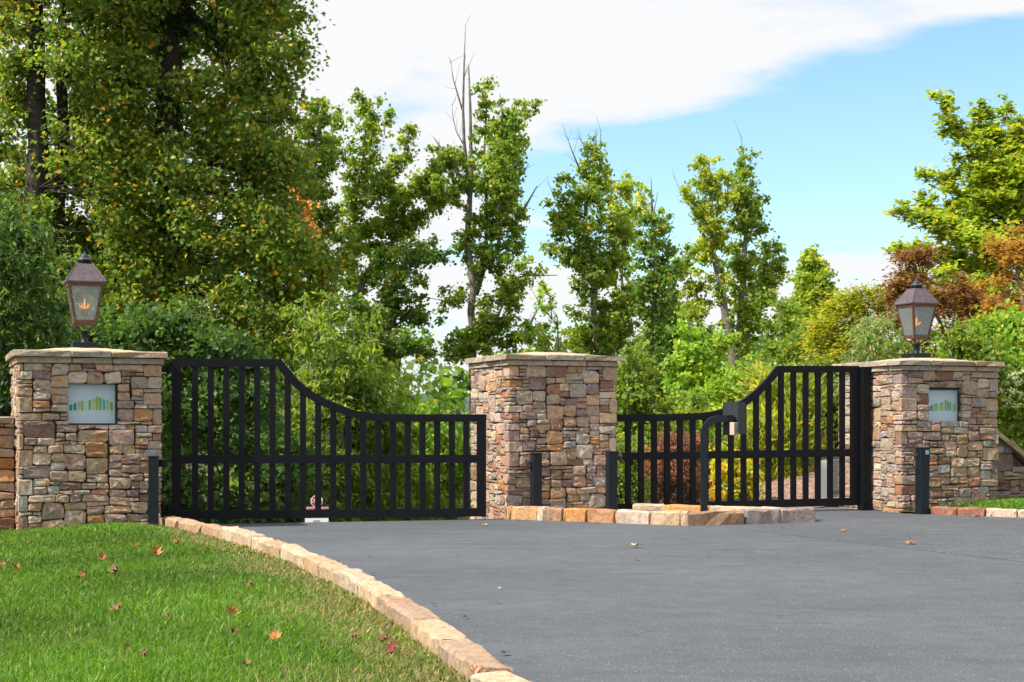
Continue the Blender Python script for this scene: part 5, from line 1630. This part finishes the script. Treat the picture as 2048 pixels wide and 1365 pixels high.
# ------------------------------------------------------------------ grass
def grass(name, label, sampler, n, hmin, hmax, seed, dry=None, wscale=1.0):
    g = np.random.default_rng(seed)
    x, y, z, k = sampler(g, n)
    n = len(x)
    d = np.maximum(y, 4)
    patch = 0.5 + 0.5 * np.sin(x * 1.9 + 2 * np.sin(y * .9)) * np.sin(y * 1.6 + 1.3 * np.sin(x * 1.4))
    h = g.uniform(hmin, hmax, n) * np.where(g.random(n) < .04, 1.3, 1.0) * (0.8 + 0.4 * patch) * k
    a = g.uniform(0, 2 * np.pi, n)
    lean = np.abs(g.normal(0, .55, n)) + .1
    la = g.uniform(0, 2 * np.pi, n)
    w = (0.0019 + 0.00050 * d) * g.uniform(.7, 1.3, n) * wscale
    dx, dy = np.cos(a) * w, np.sin(a) * w
    lx, ly = np.cos(la) * lean * h, np.sin(la) * lean * h
    v = np.empty((n, 5, 3), np.float32)
    v[:, 0] = np.stack([x - dx, y - dy, z - .01], 1); v[:, 1] = np.stack([x + dx, y + dy, z - .01], 1)
    mx, my, mz = x + lx * .35, y + ly * .35, z + h * .6
    v[:, 2] = np.stack([mx + dx * .75, my + dy * .75, mz], 1); v[:, 3] = np.stack([mx - dx * .75, my - dy * .75, mz], 1)
    v[:, 4] = np.stack([x + lx, y + ly, z + h * (1.05 - .25 * lean)], 1)
    me = bpy.data.meshes.new(name)
    me.vertices.add(n * 5); me.vertices.foreach_set('co', v.ravel())
    b = np.arange(n, dtype=np.int32)[:, None] * 5
    loops = np.concatenate([b + 0, b + 1, b + 2, b + 3, b + 3, b + 2, b + 4], 1).ravel()
    me.loops.add(n * 7); me.loops.foreach_set('vertex_index', loops)
    me.polygons.add(n * 2)
    st = (np.arange(n, dtype=np.int32)[:, None] * 7 + np.array([[0, 4]], np.int32)).ravel()
    me.polygons.foreach_set('loop_start', st)
    me.polygons.foreach_set('loop_total', np.tile(np.array([4, 3], np.int32), n))
    base = np.array([[0.112, 0.240, 0.018], [0.078, 0.182, 0.016], [0.158, 0.298, 0.022], [0.18, 0.28, 0.09], [0.23, 0.31, 0.04]])
    c = base[g.choice(5, n, p=[.36, .26, .2, .10, .08])] * g.uniform(.8, 1.2, n)[:, None] * (0.74 + 0.46 * patch)[:, None]
    straw = g.random(n) < (0.02 if dry is None else 0.02 + dry(x, y))
    sc = np.array([[0.50, 0.41, 0.21], [0.38, 0.33, 0.15], [0.28, 0.21, 0.11]])[g.choice(3, n)]
    c = np.where(straw[:, None], sc * g.uniform(.7, 1.1, n)[:, None], c)
    at = me.color_attributes.new('leaf_color', 'FLOAT_COLOR', 'POINT')
    cc = np.ones((n, 5, 4), np.float32); cc[:, :, :3] = c[:, None, :]
    at.data.foreach_set('color', cc.ravel())
    me.materials.append(M['blade'])
    me.update(calc_edges=True)
    ob = bpy.data.objects.new(name, me); COL.objects.link(ob)
    setp(ob, label, 'grass', None, 'stuff')
def dryness(x, y):
    d = kerb_x(y) - x
    wob = 0.25 * np.sin(y * 2.7) + 0.18 * np.sin(y * 5.9 + 1) + 0.12 * np.sin(x * 9 + y * 4)
    return 0.62 * (1 - sstep(0.15, 0.80 + wob * .8, d)) + 0.05 * (np.sin(x * 3.1 + 1.0) * np.sin(y * 2.2) > .72)
def lawn_sampler(g, n):
    xs, ys = [], []
    tot = 0
    while tot < n:
        x = g.uniform(-5.6, .25, n); y = g.uniform(5.0, 15.3, n)
        ok = (x < kerb_x(y) - .055) & (x > -.355 * y - .25) & (g.random(n) < np.minimum(1, (6.0 / y) ** 1.35))
        # not inside the left pillar, its wall or the bollard
        lx = (x - PL[0]) * E1.x + (y - PL[1]) * E1.y; ly = (x - PL[0]) * E2.x + (y - PL[1]) * E2.y
        ok &= ~((lx > -.01) & (ly > -.012)) & ~((lx <= 0) & (ly > .41)) & ~((np.abs(x + 3.29) < .06) & (np.abs(y - 14.45) < .06)) & ~((x > -3.2) & (y > 14.5))
        # bare, thin turf against the kerb
        d = kerb_x(y) - x
        ok &= g.random(n) < 0.30 + 0.70 * sstep(.04, .55, d)
        xs.append(x[ok]); ys.append(y[ok]); tot += ok.sum()
    x = np.concatenate(xs)[:n]; y = np.concatenate(ys)[:n]
    return x, y, lawn_height(x, y), 0.62 + 0.38 * sstep(.05, .7, kerb_x(y) - x)
grass('lawn_grass', 'bright green grass covering the lawn left of the kerb', lawn_sampler, 232000, .035, .078, 81, dryness)
def verge_sampler(g, n):
    x = g.uniform(4.5, 7.2, n * 4); y = g.uniform(15.0, 19.0, n * 4)
    t = (x - 4.5) * 0.588 + (y - 17.27) * 0.809
    lx = (x - PR[0]) * E1.x + (y - PR[1]) * E1.y; ly = (x - PR[0]) * E2.x + (y - PR[1]) * E2.y
    ok = (t > .10) & ~((lx < WR + .01) & (ly > -.01)) & ~((lx >= WR) & (ly > .44))
    x, y = x[ok][:n], y[ok][:n]
    return x, y, verge_height(x, y), np.ones(len(x))
grass('verge_grass', 'strip of green grass along the foot of the right wall', verge_sampler, 15000, .03, .06, 82)

# ------------------------------------------------------------------ fallen leaves, each a thing of its own
LEAF_OUT = [(0.0, -.5), (.12, -.30), (.42, -.34), (.30, -.10), (.50, .12), (.26, .16), (.22, .40), (.06, .30), (0, .55), (-.07, .30), (-.22, .40), (-.26, .15), (-.5, .10), (-.31, -.10), (-.42, -.33), (-.12, -.30)]
def fallen_leaf_mesh(g, size, curl):
    vs = [(0, 0, 0)]
    for (x, y) in LEAF_OUT:
        r = math.hypot(x, y)
        z = curl * r * r * 1.9 + g.normal(0, .05) + 0.25 * curl * abs(x)
        vs.append((x * (1 - .35 * curl * abs(x)), y, z))
    vs.append((0.02, -.95, .10 + .2 * curl))
    n = len(LEAF_OUT)
    fs = [(0, 1 + i, 1 + (i + 1) % n) for i in range(n)] + [(1, 2, n + 1)]
    return [tuple(c * size for c in v) for v in vs], fs
def leaf_mat(name, c):
    m, nt, b = new_mat(name)
    vec, oi = objvec(nt)
    n = noise(nt, vec, 38, 4, .6)
    r = ramp(nt, [(0.3, tuple(x * .6 for x in c)), (0.7, tuple(min(1, x * 1.25) for x in c))])
    nt.links.new(n.outputs[0], r.inputs[0]); nt.links.new(r.outputs[0], b.inputs['Base Color'])
    b.inputs['Roughness'].default_value = .65
    return m
FM = {'orange': leaf_mat('dry_orange_leaf', (0.50, 0.17, 0.035)), 'brown': leaf_mat('dry_brown_leaf', (0.24, 0.11, 0.05)), 'dark red': leaf_mat('dry_dark_red_leaf', (0.14, 0.025, 0.018)),
      'rust': leaf_mat('dry_rust_leaf', (0.36, 0.10, 0.035)), 'pale tan': leaf_mat('dry_tan_leaf', (0.55, 0.40, 0.28)), 'red': leaf_mat('dry_red_leaf', (0.22, 0.035, 0.025))}
FALLEN = [
    (156, 1106, 'brown', .055, 'G', 'small brown curled leaf on the upper lawn before the left pillar'),
    (205, 1117, 'rust', .075, 'G', 'rust leaf lying on edge in the upper lawn, right of a small brown one'),
    (310, 1107, 'orange', .11, 'G', 'largest upright orange leaf on the lawn below the left bollard'),
    (356, 1088, 'orange', .08, 'G', 'orange leaf in the grass just below the far end of the kerb'),
    (270, 1089, 'rust', .06, 'G', 'rust leaf on the grass below the right edge of the left pillar'),
    (6, 1129, 'rust', .06, 'G', 'rust leaf at the left edge of the lawn'),
    (29, 1134, 'orange', .06, 'G', 'narrow orange leaf standing near the left edge of the lawn'),
    (235, 1144, 'brown', .09, 'G', 'flat brown leaf in the middle of the upper lawn'),
    (163, 1152, 'rust', .055, 'G', 'small rust leaf below and left of a flat brown leaf'),
    (505, 1170, 'brown', .07, 'G', 'brown leaf on the lawn nearest the middle of the kerb'),
    (462, 1230, 'orange', .095, 'G', 'crumpled orange leaf on the lower middle of the lawn'),
    (463, 1267, 'dark red', .055, 'G', 'small dark red leaf just below the crumpled orange one'),
    (551, 1277, 'orange', .075, 'G', 'bright orange open leaf on the lower lawn towards the kerb'),
    (290, 1314, 'dark red', .085, 'G', 'large dark red leaf low on the lawn'),
    (255, 1298, 'brown', .06, 'G', 'dark brown leaf beside the large dark red leaf'),
    (237, 1222, 'brown', .09, 'G', 'long brown leaf half buried in the middle of the lawn'),
    (337, 1233, 'brown', .045, 'G', 'tiny brown leaf between the long brown leaf and the crumpled orange one'),
    (491, 1331, 'brown', .05, 'G', 'brown leaf lowest on the lawn, near the bottom of the picture'),
    (384, 1065, 'rust', .06, 'G', 'rust leaf at the foot of the kerb near the left gate'),
    (354, 1049, 'orange', .075, 'K', 'orange leaf leaning against the end stone of the kerb'),
    (790, 1299, 'red', .075, 'G', 'cluster-like wide red leaf on dry grass near the kerb'),
    (775, 1278, 'dark red', .06, 'G', 'dark red leaf just above the wide red leaf by the kerb'),
    (712, 1275, 'brown', .05, 'G', 'brown curled leaf on dry grass left of the dark red one'),
    (955, 1352, 'rust', .075, 'G', 'rust leaf tucked against the nearest kerb stone'),
    (930, 1234, 'dark red', .045, 'R', 'small dark leaf curled on the drive near the kerb'),
    (1822, 1087, 'orange', .13, 'R', 'large orange leaf alone on the right of the drive'),
    (747, 1147, 'brown', .055, 'R', 'brown and yellow leaf on the drive beside the kerb'),
    (739, 1113, 'pale tan', .05, 'R', 'pale flat leaf on the drive, above the brown and yellow one'),
    (868, 1209, 'pale tan', .04, 'R', 'pale small leaf on the drive right of the kerb bend'),
    (994, 1203, 'rust', .045, 'R', 'rust flake of leaf in the middle of the near drive'),
    (999, 1177, 'pale tan', .035, 'R', 'tiny pale leaf above the rust flake on the drive'),
    (1008, 1306, 'rust', .06, 'R', 'thin reddish leaf low on the drive right of the kerb'),
    (969, 1050, 'pale tan', .08, 'R', 'pale leaf on the drive under the end of the left gate'),
    (1686, 1062, 'rust', .09, 'R', 'rust leaf on the drive right of the island'),
    (1275, 1118, 'orange', .06, 'R', 'small orange leaf on the drive below the island'),
    (1270, 1093, 'pale tan', .11, 'R', 'long pale leaf fragment on the drive nearest the island'),
    (1943, 1033, 'pale tan', .07, 'R', 'pale curled leaf against the red-brown verge kerb'),
    (1957, 1033, 'orange', .10, 'R', 'orange leaf against the red-brown verge kerb'),
    (2026, 1038, 'rust', .08, 'R', 'rust leaf under the cream stone of the verge kerb'),
    (1036, 1039, 'rust', .08, 'R', 'rust leaf at the foot of the orange stone by the centre pillar'),
    (1056, 1039, 'orange', .08, 'R', 'orange leaf beside the rust one below the centre pillar'),
    (1166, 1044, 'orange', .07, 'R', 'orange leaf under the deep orange island stone'),
    (1193, 1045, 'rust', .07, 'R', 'rust leaf under the brown island stone'),
    (612, 1060, 'brown', .05, 'R', 'brown leaf on the drive under the left gate near the stop sign'),
]
def fallen():
    g = np.random.default_rng(33)
    for u, v, c, size, where, lab in FALLEN:
        z0 = {'G': 0.075, 'R': 0.012, 'K': 0.12}[where]
        d = (HC - z0) * F / (v - V0)
        x = (u - U0) * d / F
        if where == 'G':
            zz = float(lawn_height(np.array(x), np.array(d))) + 0.0555
            d = (HC - zz) * F / (v - V0); x = (u - U0) * d / F
            z = float(lawn_height(np.array(x), np.array(d))) + 0.055
        else: z = z0
        vs, fs = fallen_leaf_mesh(g, size * (.86 if where == 'G' else .8), g.uniform(.5, 1.3) if where == 'G' else g.uniform(.12, .45))
        o = mesh_obj('fallen_leaf', vs, fs, FM[c], smooth=True)
        o.location = (x, d, z)
        if where == 'G': o.rotation_euler = (g.uniform(.2, 1.1), g.uniform(-.5, .5), g.uniform(-1, 1))
        else: o.rotation_euler = (g.uniform(-.15, .25), g.uniform(-.2, .2), g.uniform(0, 6.3))
        setp(o, lab, 'leaf', 'fallen leaves')
fallen()
